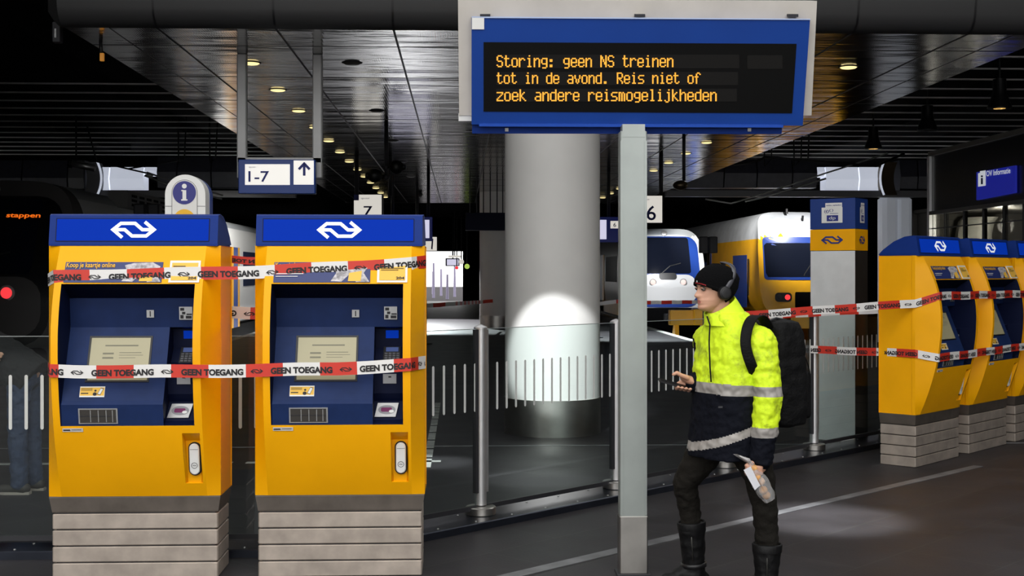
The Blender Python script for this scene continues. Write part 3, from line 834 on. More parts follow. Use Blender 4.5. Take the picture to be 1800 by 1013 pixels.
# ================================================================== TICKET MACHINES
HW = 0.472; BW = 0.456; Z0, Z1 = 0.46, 1.852; CH = 0.072
def bow(z):
    if z > 1.3: return max(0.02, 0.2 * (1 - ((z - 1.3) / .60) ** 2))
    return max(0.0, 0.2 * (1 - ((1.3 - z) / .86) ** 2))
OX0, OX1, OZ0, OZ1 = -0.362, 0.358, 0.868, 1.640        # opening for the navy console
HX0, HX1, HZ0, HZ1 = 0.288, 0.384, 0.535, 0.825          # pocket of the white handle
def make_machine(label, group):
    t = thing('ticket_machine', (0, 0, 0), label, 'ticket machine', group)
    local(t)
    # ---- yellow housing
    m = MB()
    zs = sorted(set([Z0 + (Z1 - Z0) * i / 28 for i in range(29)] + [OZ0, OZ1, HZ0, HZ1]))
    xs = [-HW + CH, OX0, -0.2, 0, 0.2, HX0, OX1, HX1, HW - CH]
    n = len(xs)
    vs = [(x, -bow(z), z) for z in zs for x in xs]; fs = []
    for i in range(len(zs) - 1):
        zm = (zs[i] + zs[i + 1]) / 2
        for j in range(n - 1):
            xm = (xs[j] + xs[j + 1]) / 2
            if OX0 < xm < OX1 and OZ0 < zm < OZ1: continue
            if HX0 < xm < HX1 and HZ0 < zm < HZ1: continue
            fs.append((i * n + j, i * n + j + 1, (i + 1) * n + j + 1, (i + 1) * n + j))
    m.add(vs, fs)
    for s in (-1, 1):                                    # chamfered wings and side panels
        k = len(zs)
        vs = [(s * (HW - CH), -bow(z), z) for z in zs] + [(s * HW, 0.0, z) for z in zs] + [(s * HW, .03, z) for z in zs] + [(s * (HW - .006), .034, z) for z in zs] + [(s * (HW - .006), .34, z) for z in zs]
        m.add(vs, [(q * k + i, q * k + i + 1, (q + 1) * k + i + 1, (q + 1) * k + i) for q in range(4) for i in range(k - 1)])
    m.add([(-HW, .34, Z0), (HW, .34, Z0), (HW, .34, Z1), (-HW, .34, Z1)], [(0, 1, 2, 3)])
    m.add([(-HW, 0, Z0), (HW, 0, Z0), (HW, .34, Z0), (-HW, .34, Z0)], [(0, 1, 2, 3)])
    m.add([(-HW + CH, -bow(Z1), Z1), (HW - CH, -bow(Z1), Z1), (HW, 0, Z1), (HW, .34, Z1), (-HW, .34, Z1), (-HW, 0, Z1)], [(0, 1, 2, 3, 4, 5)])
    # pocket
    a, b_ = bow(HZ0), bow(HZ1)
    f0 = [(HX0, -a, HZ0), (HX1, -a, HZ0), (HX1, -b_, HZ1), (HX0, -b_, HZ1)]
    f1 = [(HX0 + .012, -a + .012, HZ0 + .004), (HX1 - .012, -a + .012, HZ0 + .004), (HX1 - .004, -b_ + .075, HZ1 - .05), (HX0 + .004, -b_ + .075, HZ1 - .05)]
    m.add(f0 + f1, [(0, 1, 5, 4), (1, 2, 6, 5), (2, 3, 7, 6), (3, 0, 4, 7), (4, 5, 6, 7)])
    part(m, 'housing', YEL, t, smooth=0.35)
    # ---- white handle in the pocket
    def pk(x, q, off): # q 0..1 up the pocket floor
        return (x, (-a + .012) + ((-b_ + .075) - (-a + .012)) * q - off, HZ0 + .004 + (HZ1 - .05 - HZ0 - .004) * q)
    def oval(cx, w_, q0, q1, off, n=10):
        p = []
        hh = HZ1 - .05 - HZ0
        rq = w_ / 2 / hh
        for i in range(n + 1): p.append(pk(cx + w_ / 2 * math.cos(PI * i / n), q1 - rq + rq * math.sin(PI * i / n), off))
        for i in range(n + 1): p.append(pk(cx - w_ / 2 * math.cos(PI * i / n), q0 + rq - rq * math.sin(PI * i / n), off))
        return p
    cx = (HX0 + HX1) / 2 + .006
    m = MB(); m.loft([oval(cx, .068, .17, .97, .002), oval(cx, .068, .17, .97, .014)]); h = part(m, 'handle_surround', BLACK, t)
    m = MB(); m.loft([oval(cx, .054, .20, .94, .015), oval(cx, .054, .20, .94, .024), oval(cx, .044, .215, .925, .028)]); h = part(m, 'handle', WHITE, t)
    m = MB()
    put2d(m, stroke2d([(math.cos(2 * PI * i / 20) * .016, math.sin(2 * PI * i / 20) * .016) for i in range(21)], .0025), lambda x, y: pk(cx + x, .42 + y / .24, .030))
    put2d(m, join2d((
        [(x * .009, y * .009) for x, y in ARROWS[0]], ARROWS[1])), lambda x, y: pk(cx + x, .42 + y / .24, .030))
    part(m, 'emblem', DARKM, h)
    m = MB(); put2d(m, rect2d(-.022, -.001, .022, .001), lambda x, y: pk(cx + x, .80 + y / .24, .030)); part(m, 'seam', DARKM, h)
    # ---- navy console
    fy = lambda z: -bow(z)
    XS = 0.192                                            # border between the screen side and the card column
    A = [(fy(1.64), 1.640), (-.015, 1.560), (0.0, 1.398), (-.155, 1.005), (-.168, .985), (fy(.868), .868)]
    B = [(fy(1.64), 1.640), (-.015, 1.560), (0.0, 1.398), (.075, 1.385), (.085, 1.275), (.02, 1.20), (-.055, 1.19), (-.045, 1.03), (-.02, .985), (-.10, .89), (fy(.868), .868)]
    def strip(m, prof, x0, x1, sl=slice(None)):
        pr = prof[sl]
        k = len(pr)
        m.add([(x0, y, z) for y, z in pr] + [(x1, y, z) for y, z in pr], [(i, i + 1, k + i + 1, k + i) for i in range(k - 1)])
    m = MB(); m.mi = 0  # shade put into the navy tones: darkest under the overhang and in recesses
    strip(m, A, OX0 + .008, XS, slice(0, 2)); strip(m, B, XS, OX1 - .008, slice(0, 2))
    m.mi = 1
    strip(m, A, OX0 + .008, XS, slice(1, 3)); strip(m, B, XS, OX1 - .008, slice(1, 3))
    m.mi = 2
    strip(m, A, OX0 + .008, XS, slice(2, None))
    m.mi = 0
    strip(m, B, XS, OX1 - .008, slice(2, None))
    # cheeks left and right, and the divider
    ins = A[1:] ; zz = [p[1] for p in A]
    def interp(prof, z):
        for (y0, z0), (y1, z1) in zip(prof, prof[1:]):
            if z1 <= z <= z0: return y0 + (y1 - y0) * ((z - z0) / (z1 - z0) if z1 != z0 else 0)
        return prof[-1][0]
    zl = [1.64 - (1.64 - .868) * i / 30 for i in range(31)]
    m.mi = 0
    for x, pr, s in ((OX0 + .008, A, 1), (OX1 - .008, B, -1)):
        m.add([(x - s * .008, -bow(z), z) for z in zl] + [(x, interp(pr, z), z) for z in zl], [(i, i + 1, 31 + i + 1, 31 + i) for i in range(30)])
    m.add([(XS, interp(A, z), z) for z in zl] + [(XS, interp(B, z), z) for z in zl], [(i, i + 1, 31 + i + 1, 31 + i) for i in range(30)])
    m.add([(OX0, fy(1.64), 1.64), (OX1, fy(1.64), 1.64), (OX1 - .008, -.015, 1.56), (OX0 + .008, -.015, 1.56)], [(0, 1, 2, 3)])
    con = part(m, 'console', [NAVYD, NAVY2, NAVY], t)
    # screen on the sloping desk
    def desk(x, q, off=0.0):   # q metres down the slope from z=1.398
        y0, z0, y1, z1 = 0.0, 1.398, -.155, 1.005
        L = math.hypot(y1 - y0, z1 - z0); ty, tz = (y1 - y0) / L, (z1 - z0) / L
        return (x, y0 + ty * q - off * (-tz) , z0 + tz * q + off * (-ty) )
    def plate(fn, x0, x1, q0, q1, o0, o1):
        mm = MB(); mm.loft([[fn(x0, q0, o0), fn(x1, q0, o0), fn(x1, q1, o0), fn(x0, q1, o0)], [fn(x0, q0, o1), fn(x1, q0, o1), fn(x1, q1, o1), fn(x0, q1, o1)]]); return mm
    sb = part(plate(desk, -.240, .104, .052, .318, 0, .004), 'screen_bezel', BLACK, t)
    sc = part(plate(desk, -.228, .094, .064, .308, .004, .006), 'screen', SCRGREY, t)
    m = MB()
    for q, x0, x1, h_ in ((.105, -.15, .03, .008), (.150, -.16, -.10, .010), (.175, -.16, -.10, .010), (.148, -.07, .05, .004), (.163, -.07, .06, .003), (.178, -.07, .02, .003)):
        m.add([desk(x0, q, .0065), desk(x1, q, .0065), desk(x1, q + h_, .0065), desk(x0, q + h_, .0065)], [(0, 1, 2, 3)])
    part(m, 'screen_text', mat('screen_text_grey', (0.16, 0.15, 0.10), .5), sc)
    # yellow sticker below the screen
    st = part(plate(desk, -.262, -.128, .342, .402, .001, .003), 'sticker', WHITE, t)
    m = MB(); m.add([desk(-.260, .348, .0035), desk(-.130, .348, .0035), desk(-.130, .394, .0035), desk(-.260, .394, .0035)], [(0, 1, 2, 3)]); part(m, 'sticker_field', CARD, st)
    m = MB()
    for q in (.353, .358, .363): m.add([desk(-.255, q, .004), desk(-.195, q, .004), desk(-.195, q + .002, .004), desk(-.255, q + .002, .004)], [(0, 1, 2, 3)])
    m.add([desk(-.255, .378, .004), desk(-.215, .378, .004), desk(-.215, .384, .004), desk(-.255, .384, .004)], [(0, 1, 2, 3)])
    put2d(m, disc2d(-.178, .366, .006, 14), lambda x, q: desk(x, q, .004)); put2d(m, disc2d(-.18, .385, .011, 14, .01), lambda x, q: desk(x, q, .004))
    put2d(m, ([(-.150, .350), (-.134, .354), (-.150, .392), (-.168, .386)], [(0, 1, 2, 3)]), lambda x, q: desk(x, q, .0042))
    part(m, 'sticker_print', INK, st)
    m = MB(); put2d(m, ([(-.150, .3535), (-.137, .357), (-.151, .388), (-.164, .384)], [(0, 1, 2, 3)]), lambda x, q: desk(x, q, .0048)); part(m, 'sticker_picture', WHITE, st)
    # coin tray
    lo = lambda x, q, off=0.0: (x, -.168 + (fy(.868) + .168) * q / .117 - off, .985 - q)
    tf = part(plate(lo, -.262, -.052, .020, .105, .0, .006), 'coin_tray_frame', SILVER, t)
    m = plate(lo, -.254, -.060, .026, .099, .006, .008); part(m, 'coin_tray_window', mat('tray_dark', (0.05, 0.045, 0.04), .25), tf)
    for x in (-.196, -.154, -.112, -.078):
        part(plate(lo, x - .002, x + .002, .030, .095, .008, .011), 'tray_divider', SILVER, tf)
    part(plate(lo, -.254, -.060, .060, .064, .008, .0095), 'tray_shelf', DARKM, tf)
    # upper panel fittings
    up = lambda x, z, off=0.0: (x, -.015 + (.015) * (1.56 - z) / .162 - off, z)
    pz = lambda x0, x1, z0, z1, o0, o1: plate(up, x0, x1, z0, z1, o0, o1)
    cs = part(pz(.067, .107, 1.452, 1.494, 0, .008), 'coin_slot', SILVER, t)
    part(pz(.084, .090, 1.458, 1.488, .008, .009), 'slot_gap', INK, cs)
    cr = part(pz(.246, .318, 1.440, 1.512, 0, .008), 'card_slot', SILVER, t)
    m = MB()
    for x0, x1, z0, z1 in ((.252, .270, 1.446, 1.466), (.282, .314, 1.446, 1.462), (.286, .316, 1.466, 1.474), (.252, .274, 1.490, 1.506), (.262, .280, 1.470, 1.484)):
        m.add([up(x0, z0, .009), up(x1, z0, .009), up(x1, z1, .009), up(x0, z1, .009)], [(0, 1, 2, 3)])
    part(m, 'card_symbols', INK, cr)
    m = MB(); m.add([(.250, .074, 1.375), (.322, .074, 1.375), (.322, .082, 1.315), (.250, .082, 1.315)], [(0, 1, 2, 3)]); part(m, 'card_gate', BLUEH, t)
    # pin pad on the ledge
    pad = lambda x, q, off=0.0: (x, .085 - .065 * q / .1 - off * .75, 1.275 - .075 * q / .1 + off * .65)
    pp = part(plate(pad, .238, .334, .0, .112, .002, .012), 'pin_pad', BLACK, t)
    part(plate(pad, .252, .322, .006, .036, .012, .014), 'pin_display', mat('lcd_blue', (0.05, 0.07, 0.18), .3, emit=(.1, .16, .4), es=.25), pp)
    for r in range(4):
        for c in range(4):
            x = .246 + c * .022
            part(plate(pad, x, x + .016, .046 + r * .016, .057 + r * .016, .012, .016), 'key', mat('pin_key', (0.10, 0.10, 0.11), .4) if (r + c) == 0 else bpy.data.materials['pin_key'], pp)
    # contactless reader and sticker tray
    rd = lambda x, z, off=0.0: (x, -.055 + .010 * (1.19 - z) / .16 - off, z)
    rr = part(plate(rd, .242, .316, 1.085, 1.138, 0, .006), 'contactless_reader', mat('reader_grey', (0.36, 0.36, 0.37), .4), t)
    m = MB(); m.add([rd(.272, 1.118, .007), rd(.288, 1.118, .007), rd(.288, 1.126, .007), rd(.272, 1.126, .007)], [(0, 1, 2, 3)]); part(m, 'reader_symbol', INK, rr)
    tr = lambda x, q, off=0.0: (x, -.02 - .08 * q / .124 - off * .77, .985 - .095 * q / .124 + off * .64)
    ts = part(plate(lambda x, q, off=0.0: tr(x + (.5 - q / .124) * .02, q, off), .206, .322, .020, .112, .004, .010), 'ticket_tray', SILVER, t)
    m = MB(); put2d(m, disc2d(.264, .066, .048, 28, .030), lambda x, q: tr(x, q, .011)); part(m, 'tray_disc', mat('tray_grey', (0.28, 0.28, 0.30), .5), ts)
    m = MB(); put2d(m, rrect2d(.232, .052, .292, .080, .008), lambda x, q: tr(x, q, .012)); part(m, 'tray_print', PURPLE, ts)
    m = MB(); put2d(m, disc2d(.290, .078, .014, 14, .010), lambda x, q: tr(x, q, .013)); part(m, 'tray_finger', WHITE, ts)
    # ---- advertising strip, number label, maker plate
    fr = lambda x, z, off=0.0: (x, -bow(z) - off, z)
    ad = part(plate(fr, -.352, .176, 1.648, 1.760, .001, .005), 'poster_strip', mat('poster_navy', (0.015, 0.028, 0.14), .4), t)
    m = MB(); put2d(m, fit(text2d('Koop je kaartje online', .012), -.345, 1.722, -.082, 1.757), lambda x, z: fr(x, z, .008)); part(m, 'poster_text', YINK, ad)
    m = MB(); put2d(m, rect2d(-.34, 1.694, -.19, 1.698), lambda x, z: fr(x, z, .008)); put2d(m, rect2d(-.34, 1.680, -.22, 1.683), lambda x, z: fr(x, z, .008)); part(m, 'poster_small_print', TWHITE, ad)
    m = MB(); put2d(m, ([(-.03, 1.742), (.02, 1.755), (.12, 1.758), (.165, 1.735), (.14, 1.70), (.172, 1.652), (.10, 1.650), (.06, 1.69), (.02, 1.652), (-.04, 1.655), (-.01, 1.70)], [tuple(range(11))]), lambda x, z: fr(x, z, .007)); part(m, 'poster_picture', mat('poster_greys', (0.42, 0.40, 0.42), .5, var=.6, vs=45), ad)
    m = MB(); put2d(m, ([(.06, 1.700), (.13, 1.712), (.125, 1.655), (.055, 1.655)], [(0, 1, 2, 3)]), lambda x, z: fr(x, z, .0085)); part(m, 'poster_card', CARD, ad)
    lb = part(plate(fr, .214, .380, 1.648, 1.768, .001, .006), 'label_frame', WHITE, t)
    m = MB(); put2d(m, rect2d(.226, 1.660, .368, 1.756), lambda x, z: fr(x, z, .008)); lf = part(m, 'label_face', CARD, lb)
    m = MB(); put2d(m, rect2d(.234, 1.735, .30, 1.739), lambda x, z: fr(x, z, .010)); put2d(m, rect2d(.234, 1.724, .36, 1.727), lambda x, z: fr(x, z, .010)); put2d(m, rect2d(.234, 1.715, .33, 1.718), lambda x, z: fr(x, z, .010))
    put2d(m, fit(text2d('204', .03), .318, 1.665, .364, 1.680), lambda x, z: fr(x, z, .010)); part(m, 'label_print', INK, lb)
    mp = part(plate(fr, -.352, -.242, .836, .856, .001, .004), 'maker_plate', mat('plate_white', (0.6, 0.58, 0.55), .5), t)
    m = MB(); put2d(m, rect2d(-.347, .842, -.310, .849), lambda x, z: fr(x, z, .006)); put2d(m, rect2d(-.303, .846, -.25, .849), lambda x, z: fr(x, z, .006)); part(m, 'plate_print', INK, mp)
    # ---- blue header
    m = MB()
    zb, zt = 1.862, 2.022
    pr = [(-.03, zb), (-.005, zt - .002), (.0, zt), (.02, zt + .006), (.10, zt - .004), (.20, zt - .045), (.30, zt - .115), (.345, zb)]
    m.loft([[(-HW + .008 if y < .02 else -HW + .004, y, z) for y, z in pr], [(HW - .012 if y < .02 else HW - .004, y, z) for y, z in pr]])
    m.box((-HW + .01, -.035, zb - .012), (HW - .01, .34, zb))
    hd = part(m, 'header', BLUER, t)
    hy = lambda z: -.03 + .025 * (z - zb) / (zt - zb)
    hf = lambda x, z, off=0.0: (x, hy(z) - off, z)
    m = MB()
    m.loft([[hf(-.424, zb + .016, 0), hf(.410, zb + .016, 0), hf(.410, zt - .022, 0), hf(-.424, zt - .022, 0)], [hf(-.424, zb + .016, -.001), hf(.410, zb + .016, -.001), hf(.410, zt - .022, -.001), hf(-.424, zt - .022, -.001)]])
    m = MB(); m.add([hf(-.424, zb + .016, .002), hf(.410, zb + .016, .002), hf(.410, zt - .022, .002), hf(-.424, zt - .022, .002)], [(0, 1, 2, 3)])
    lp = part(m, 'lit_panel', BLUEH, hd)
    m = MB(); put2d(m, join2d(rect2d(-.428, zb + .012, .414, zb + .016), rect2d(-.428, zt - .022, .414, zt - .018), rect2d(-.428, zb + .016, -.424, zt - .022), rect2d(.410, zb + .016, .414, zt - .022)), lambda x, z: hf(x, z, .003)); part(m, 'panel_rim', NAVYD, hd)
    m = MB(); put2d(m, ARROWS, lambda x, y: hf(-.003 + x * .121, zb + .078 + y * .121, .004)); part(m, 'arrow_emblem', WHITEE, hd)
    # ---- steel plinth
    m = MB(); m.loft([[(-BW, 0.008, .368), (BW, .008, .368), (BW, .335, .368), (-BW, .335, .368)], [(-BW - .002, .006, .376), (BW + .002, .006, .376), (BW + .002, .335, .376), (-BW - .002, .335, .376)], [(-HW + .002, -.004, .452), (HW - .002, -.004, .452), (HW - .002, .338, .452), (-HW + .002, .338, .452)], [(-HW + .002, -.004, .46), (HW - .002, -.004, .46), (HW - .002, .338, .46), (-HW + .002, .338, .46)]])
    part(m, 'plinth_wedge', PLANKD, t)
    for k in range(4):
        m = MB(); z = .002 + k * .0915
        m.cbox((-BW, .004, z), (BW, .335, z + .084), .006); part(m, 'plinth_plank', PLANK, t)
    m = MB(); m.box((-BW + .02, .02, 0), (BW - .02, .325, .37)); part(m, 'plinth_core', DARKM, t)
    return t
GRP = 'ticket machines'
YM = 7.07
TM = make_machine('yellow ticket machine in front of the white i totem, leftmost of all', GRP)
p1 = GY(237.5, 500, YM); TM.location = (p1.x, YM, 0)
TM2 = copy_tree(TM); p2 = GY(598, 500, YM); TM2.location = (p2.x, YM, 0)
TM2['label'] = 'yellow ticket machine under the lit platform 7 sign, second from the left'
PH = math.radians(47.5)
dv = V((math.cos(PH), math.sin(PH)))
c0 = V((3.52, 10.96)) + dv * BW
labs = ['yellow ticket machine beside the blue and yellow kiosk, seen from its side', 'yellow ticket machine between two others in the right row', 'yellow ticket machine cut by the right picture edge']
RMACH = []
for k in range(3):
    q = c0 + dv * 1.14 * k
    o = copy_tree(TM); o.location = CW(q.x, q.y); o.rotation_euler = (0, 0, PH - YAW); o['label'] = labs[k]
    RMACH.append(o)

# ================================================================== GLASS BARRIER
PST = [V((-.214, 8.6)) + V((1.012, 1.05)) * k for k in range(-1, 6)]
PST[0] = V((-1.17, 7.66))
DIR = V((1.012, 1.05)).normalized(); NRM = V((DIR.y, -DIR.x))     # towards the camera side
CORN = CW(PST[0].x, PST[0].y)
BASEM = mat('barrier_base_plate', (0.035, 0.04, 0.055), 0.28, 0.7, var=0.2, vs=4)
FRIT = mat('white_glass_print', (0.70, 0.72, 0.70), 0.6)
def bar_panel(par, a, b, nst=None):
    a, b = V((a.x, a.y, 0)), V((b.x, b.y, 0))
    t = (b - a).normalized(); L = (b - a).length; n = V((t.y, -t.x, 0))
    a2, b2 = a + t * .045, b - t * .045
    m = MB(); m.loft([[a2 + n * o + V((0, 0, z)) for o, z in ((-.006, .10), (.006, .10), (.006, 1.315), (-.006, 1.315))], [b2 + n * o + V((0, 0, z)) for o, z in ((-.006, .10), (.006, .10), (.006, 1.315), (-.006, 1.315))]])
    g = part(m, 'glass_panel', GLASS, par)
    m = MB(); m.loft([[a2 + n * o + V((0, 0, z)) for o, z in ((-.0065, 1.3155), (.0065, 1.3155), (.0065, 1.3195), (-.0065, 1.3195))], [b2 + n * o + V((0, 0, z)) for o, z in ((-.0065, 1.3155), (.0065, 1.3155), (.0065, 1.3195), (-.0065, 1.3195))]]); part(m, 'glass_edge', mat('glass_edge_grey', (.30, .33, .33), .3), g)
    s = .06
    m = MB()
    while s < L - .05:
        c = a + t * s
        pts = []
        for i in range(9): pts.append((math.cos(PI * i / 8) * .010, 1.075 + math.sin(PI * i / 8) * .010))
        for i in range(9): pts.append((-math.cos(PI * i / 8) * .010, .765 - math.sin(PI * i / 8) * .010))
        m.add([c + t * u + n * .0068 + V((0, 0, z)) for u, z in pts], [tuple(range(18))])
        s += .094
    part(m, 'printed_stripes', FRIT, g)
    m = MB(); m.loft([[a2 + n * o + V((0, 0, z)) for o, z in ((-.012, .085), (.012, .085), (.012, .115), (-.012, .115))], [b2 + n * o + V((0, 0, z)) for o, z in ((-.012, .085), (.012, .085), (.012, .115), (-.012, .115))]]); part(m, 'clamp_rail', DARKM, g)
def bar_post(par, c, t):
    n = V((t.y, -t.x, 0))
    T = M4.Translation((c.x, c.y, 0))
    m = MB(); m.lathe([(.040, .115), (.040, 1.318)], 28, T)
    pst = part(m, 'post', ALU, par, smooth=.6)
    m = MB(); m.lathe([(.047, 1.318), (.047, 1.328), (.03, 1.338), (.004, 1.349)], 28, T); part(m, 'post_cap', ALU, pst, smooth=.5)
    m = MB(); m.lathe([(.098, .05), (.104, .055), (.104, .100), (.098, .106), (.045, .108)], 36, T); part(m, 'base_disc', STEEL, pst, smooth=.5)
    m = MB(); m.lathe([(.034, .107), (.034, .118)], 20, T); part(m, 'neck', DARKM, pst, smooth=.5)
    for sg in (-1, 1):
        q = V((c.x, c.y, 0)) + t * (.046 * sg)
        m = MB(); m.loft([[q + t * u + n * o + V((0, 0, .20)) for u, o in ((-.012, -.018), (.012, -.018), (.012, .018), (-.012, .018))], [q + t * u + n * o + V((0, 0, 1.312)) for u, o in ((-.012, -.018), (.012, -.018), (.012, .018), (-.012, .018))]])
        part(m, 'glass_clamp', DARKM if sg < 0 else ALU, pst)
def base_plate(par, a, b, w0, w1):
    a, b = V((a.x, a.y, 0)), V((b.x, b.y, 0))
    t = (b - a).normalized(); n = V((t.y, -t.x, 0)); L = (b - a).length
    m = MB(); m.loft([[p + n * o + V((0, 0, z)) for o, z in ((-w0, 0), (w1, 0), (w1, .044), (w1 - .006, .05), (-w0 + .006, .05), (-w0, .044))] for p in (a, b)])
    bp = part(m, 'base_plate', BASEM, par)
    s = .12; k = 0
    while s < L and k < 60:
        for o in (w1 - .05, -w0 + .05):
            c = a + t * (s + (.06 if o < 0 else 0)) + n * o
            mm = MB(); mm.lathe([(.008, .050), (.008, .053), (.004, .055)], 10, M4.Translation((c.x, c.y, 0))); part(mm, 'bolt', SILVER, bp)
            k += 1
        s += .34
gbar = thing('glass_barrier', CW(1.8, 10.68), 'oblique glass barrier with white stripes and steel posts around the column', 'glass barrier')
pw = [CW(q.x, q.y) for q in PST]
for a, b in zip(pw, pw[1:]): bar_panel(gbar, a, b)
tdir = (pw[2] - pw[1]).normalized()
for c in pw: bar_post(gbar, c, tdir)
base_plate(gbar, pw[0] - tdir * .0, pw[-1], .10, .24)
gb2 = thing('glass_barrier', CORN + V((-2.2, 0, 0)), 'straight glass barrier with white stripes behind the two left ticket machines', 'glass barrier')
lw = [CORN + V((-.20 - 1.28 * k, 0, 0)) for k in range(5)]
for a, b in zip(lw[1:], lw): bar_panel(gb2, a, b)
for c in lw[1:]: bar_post(gb2, c, V((1, 0, 0)))
base_plate(gb2, lw[-1], lw[0], .12, .14)

# ================================================================== DISPLAY SIGN ON ITS POLE
# the board leans towards the viewer at its top
YS = 7.03
def SB(px, py, off=0.0):
    Y = YS + (py - 125) / 190 * 0.14
    n = V((0, -1, -0.235)).normalized()
    return GY(px, py, Y) + n * off
o = thing('display_sign', (GF(1113, 1011).x, YS, 0), 'large blue departure notice display with orange text on a grey pole', 'information display')
def slab(fn, pts, o0, o1):
    m = MB(); m.loft([[fn(x, y, o0) for x, y in pts], [fn(x, y, o1) for x, y in pts]]); return m
def q4(x0, y0, x1, y1): return [(x0, y1), (x1, y1), (x1, y0), (x0, y0)]
part(slab(SB, [(807, 205), (1431, 205), (1441, 2), (805, 0)], -.19, -.055), 'rear_casing', FRAMEW, o)
part(slab(SB, [(829, 219), (1411, 221), (1424, 34), (829, 30)], -.055, 0.0), 'front_frame', BLUES, o)
m = slab(SB, [(829, 31.5), (1424, 35), (1424, 33), (829, 29)], 0.0, .006); part(m, 'top_edge', mat('pale_edge', (.45, .55, .8), .3), o)
scr = part(slab(SB, [(850, 196), (1392, 199), (1400, 77), (850, 74)], 0.0, .004), 'screen', SCRBLK, o)
m = MB()
for y0, y1, x1 in ((96, 120, 1299), (126.5, 149.5, 1297), (156, 178.5, 1295)):
    put2d(m, rect2d(872, y0, x1, y1), lambda x, y: SB(x, y, .006))
put2d(m, rect2d(1313, 97, 1375, 121), lambda x, y: SB(x, y, .006))
part(m, 'led_matrix', LEDOFF, scr)
LINES = [('Storing: geen NS treinen', 873, 1183, 118.0, 97.0), ('tot in de avond. Reis niet of', 873, 1231, 147.2, 127.2), ('zoek andere reismogelijkheden', 873, 1259, 177.8, 156.8)]
GLY = {'S': '.###.|#...#|#....|#....|.###.|....#|....#|#...#|.###.', 'N': '#...#|##..#|##..#|#.#.#|#.#.#|#..##|#..##|#...#|#...#',
       'R': '####.|#...#|#...#|#...#|####.|#.#..|#..#.|#...#|#...#', 't': '.#...|.#...|####.|.#...|.#...|.#...|.#...|.#..#|..##.',
       'o': '||.###.|#...#|#...#|#...#|#...#|#...#|.###.', 'r': '||#.##.|##..#|#....|#....|#....|#....|#....', 'i': '..#..||.##..|..#..|..#..|..#..|..#..|..#..|.###.',
       'n': '||#.##.|##..#|#...#|#...#|#...#|#...#|#...#', 'g': '||.####|#...#|#...#|#...#|.####|....#|....#|.###.', ':': '|||.##..|.##..|||.##..|.##..',
       'e': '||.###.|#...#|#...#|#####|#....|#...#|.###.', 's': '||.####|#....|#....|.###.|....#|....#|####.', 'z': '||#####|....#|...#.|..#..|.#...|#....|#####',
       'k': '#....|#....|#..#.|#.#..|##...|##...|#.#..|#..#.|#...#', 'a': '||.###.|....#|....#|.####|#...#|#...#|.####', 'd': '....#|....#|.####|#...#|#...#|#...#|#...#|#...#|.####',
       'v': '||#...#|#...#|#...#|.#.#.|.#.#.|.#.#.|..#..', 'm': '||##.#.|#.#.#|#.#.#|#.#.#|#.#.#|#.#.#|#.#.#', 'l': '.##..|..#..|..#..|..#..|..#..|..#..|..#..|..#..|.###.',
       'j': '...#.||..##.|...#.|...#.|...#.|...#.|...#.|#..#.|.##..', 'h': '#....|#....|#.##.|##..#|#...#|#...#|#...#|#...#|#...#', 'f': '..##.|.#..#|.#...|###..|.#...|.#...|.#...|.#...|.#...', '.': '|||||||.##..|.##..', ' ': ''}
m = MB()
for s_, x0, x1, yb_, yt_ in LINES:
    adv = (x1 - x0) / (len(s_) - 1 / 6); px_ = adv / 6; py_ = (yb_ - yt_) / 9
    for ci, ch in enumerate(s_):
        for r, row in enumerate(GLY[ch].split('|')):
            for c_, b_ in enumerate(row):
                if b_ == '#':
                    xx = x0 + ci * adv + c_ * px_; yy = yt_ + r * py_
                    put2d(m, rect2d(xx - .2, yy + .06, xx + px_ * 1.14, yy + py_ * .98), lambda x, y: SB(x, y, .009))
o2 = part(m, 'led_text', AMBER, scr, recalc=False)
part(slab(SB, q4(829.5, 30.5, 851, 51.5), .001, .006), 'white_marker', WHITE, o)
part(slab(SB, [(806, 215), (829, 215), (829, 205), (806, 204)], -.15, -.06), 'corner_bracket', WHITE, o)
m = slab(SB, [(830, 236), (1376, 237), (1378, 222), (830, 220)], -.10, -.03); part(m, 'bottom_hood', BLUER, o)
part(slab(SB, [(842, 222), (1376, 224), (1376, 219), (842, 217)], -.03, .012), 'hood_lip', mat('lip_blue', (0.012, 0.07, 0.42), .25, coat=.3), o)
for px in (891, 1319): part(slab(SB, q4(px - 3, 226, px + 3, 232), -.03, -.022), 'hood_screw', SILVER, o)
for px in (853, 1126, 1396): part(slab(SB, q4(px - 9, 25, px + 9, 30), -.05, -.02), 'top_clip', DARKM, o)
xa, xb = GY(1090, 600, YS).x, GY(1137, 600, YS).x
zt = SB(1113, 222).z
m = MB(); m.cbox((xa, YS - .01, .27), (xb, YS + .09, zt - .035), .006); pole = part(m, 'pole', GREYP, o)
for s_, x in ((0, xa), (1, xb)):
    m = MB(); m.box((x + (.001 if s_ == 0 else -.016), YS - .013, .34), (x + (.016 if s_ == 0 else -.001), YS - .009, zt - .09)); part(m, 'pole_rib', GREYP, pole)
m = MB(); m.cbox((xa - .004, YS - .016, 0.012), (xb + .004, YS + .096, .335), .006); part(m, 'pole_sleeve', STEEL, o)
m = MB(); m.cbox((xa - .02, YS - .03, 0), (xb + .02, YS + .11, .014), .004); part(m, 'foot_plate', DARKM, o)
m = MB(); m.box((xa + .012, YS - .012, zt - .07), (xb - .012, YS + .08, zt + .002)); part(m, 'pole_collar', GREYP, o)

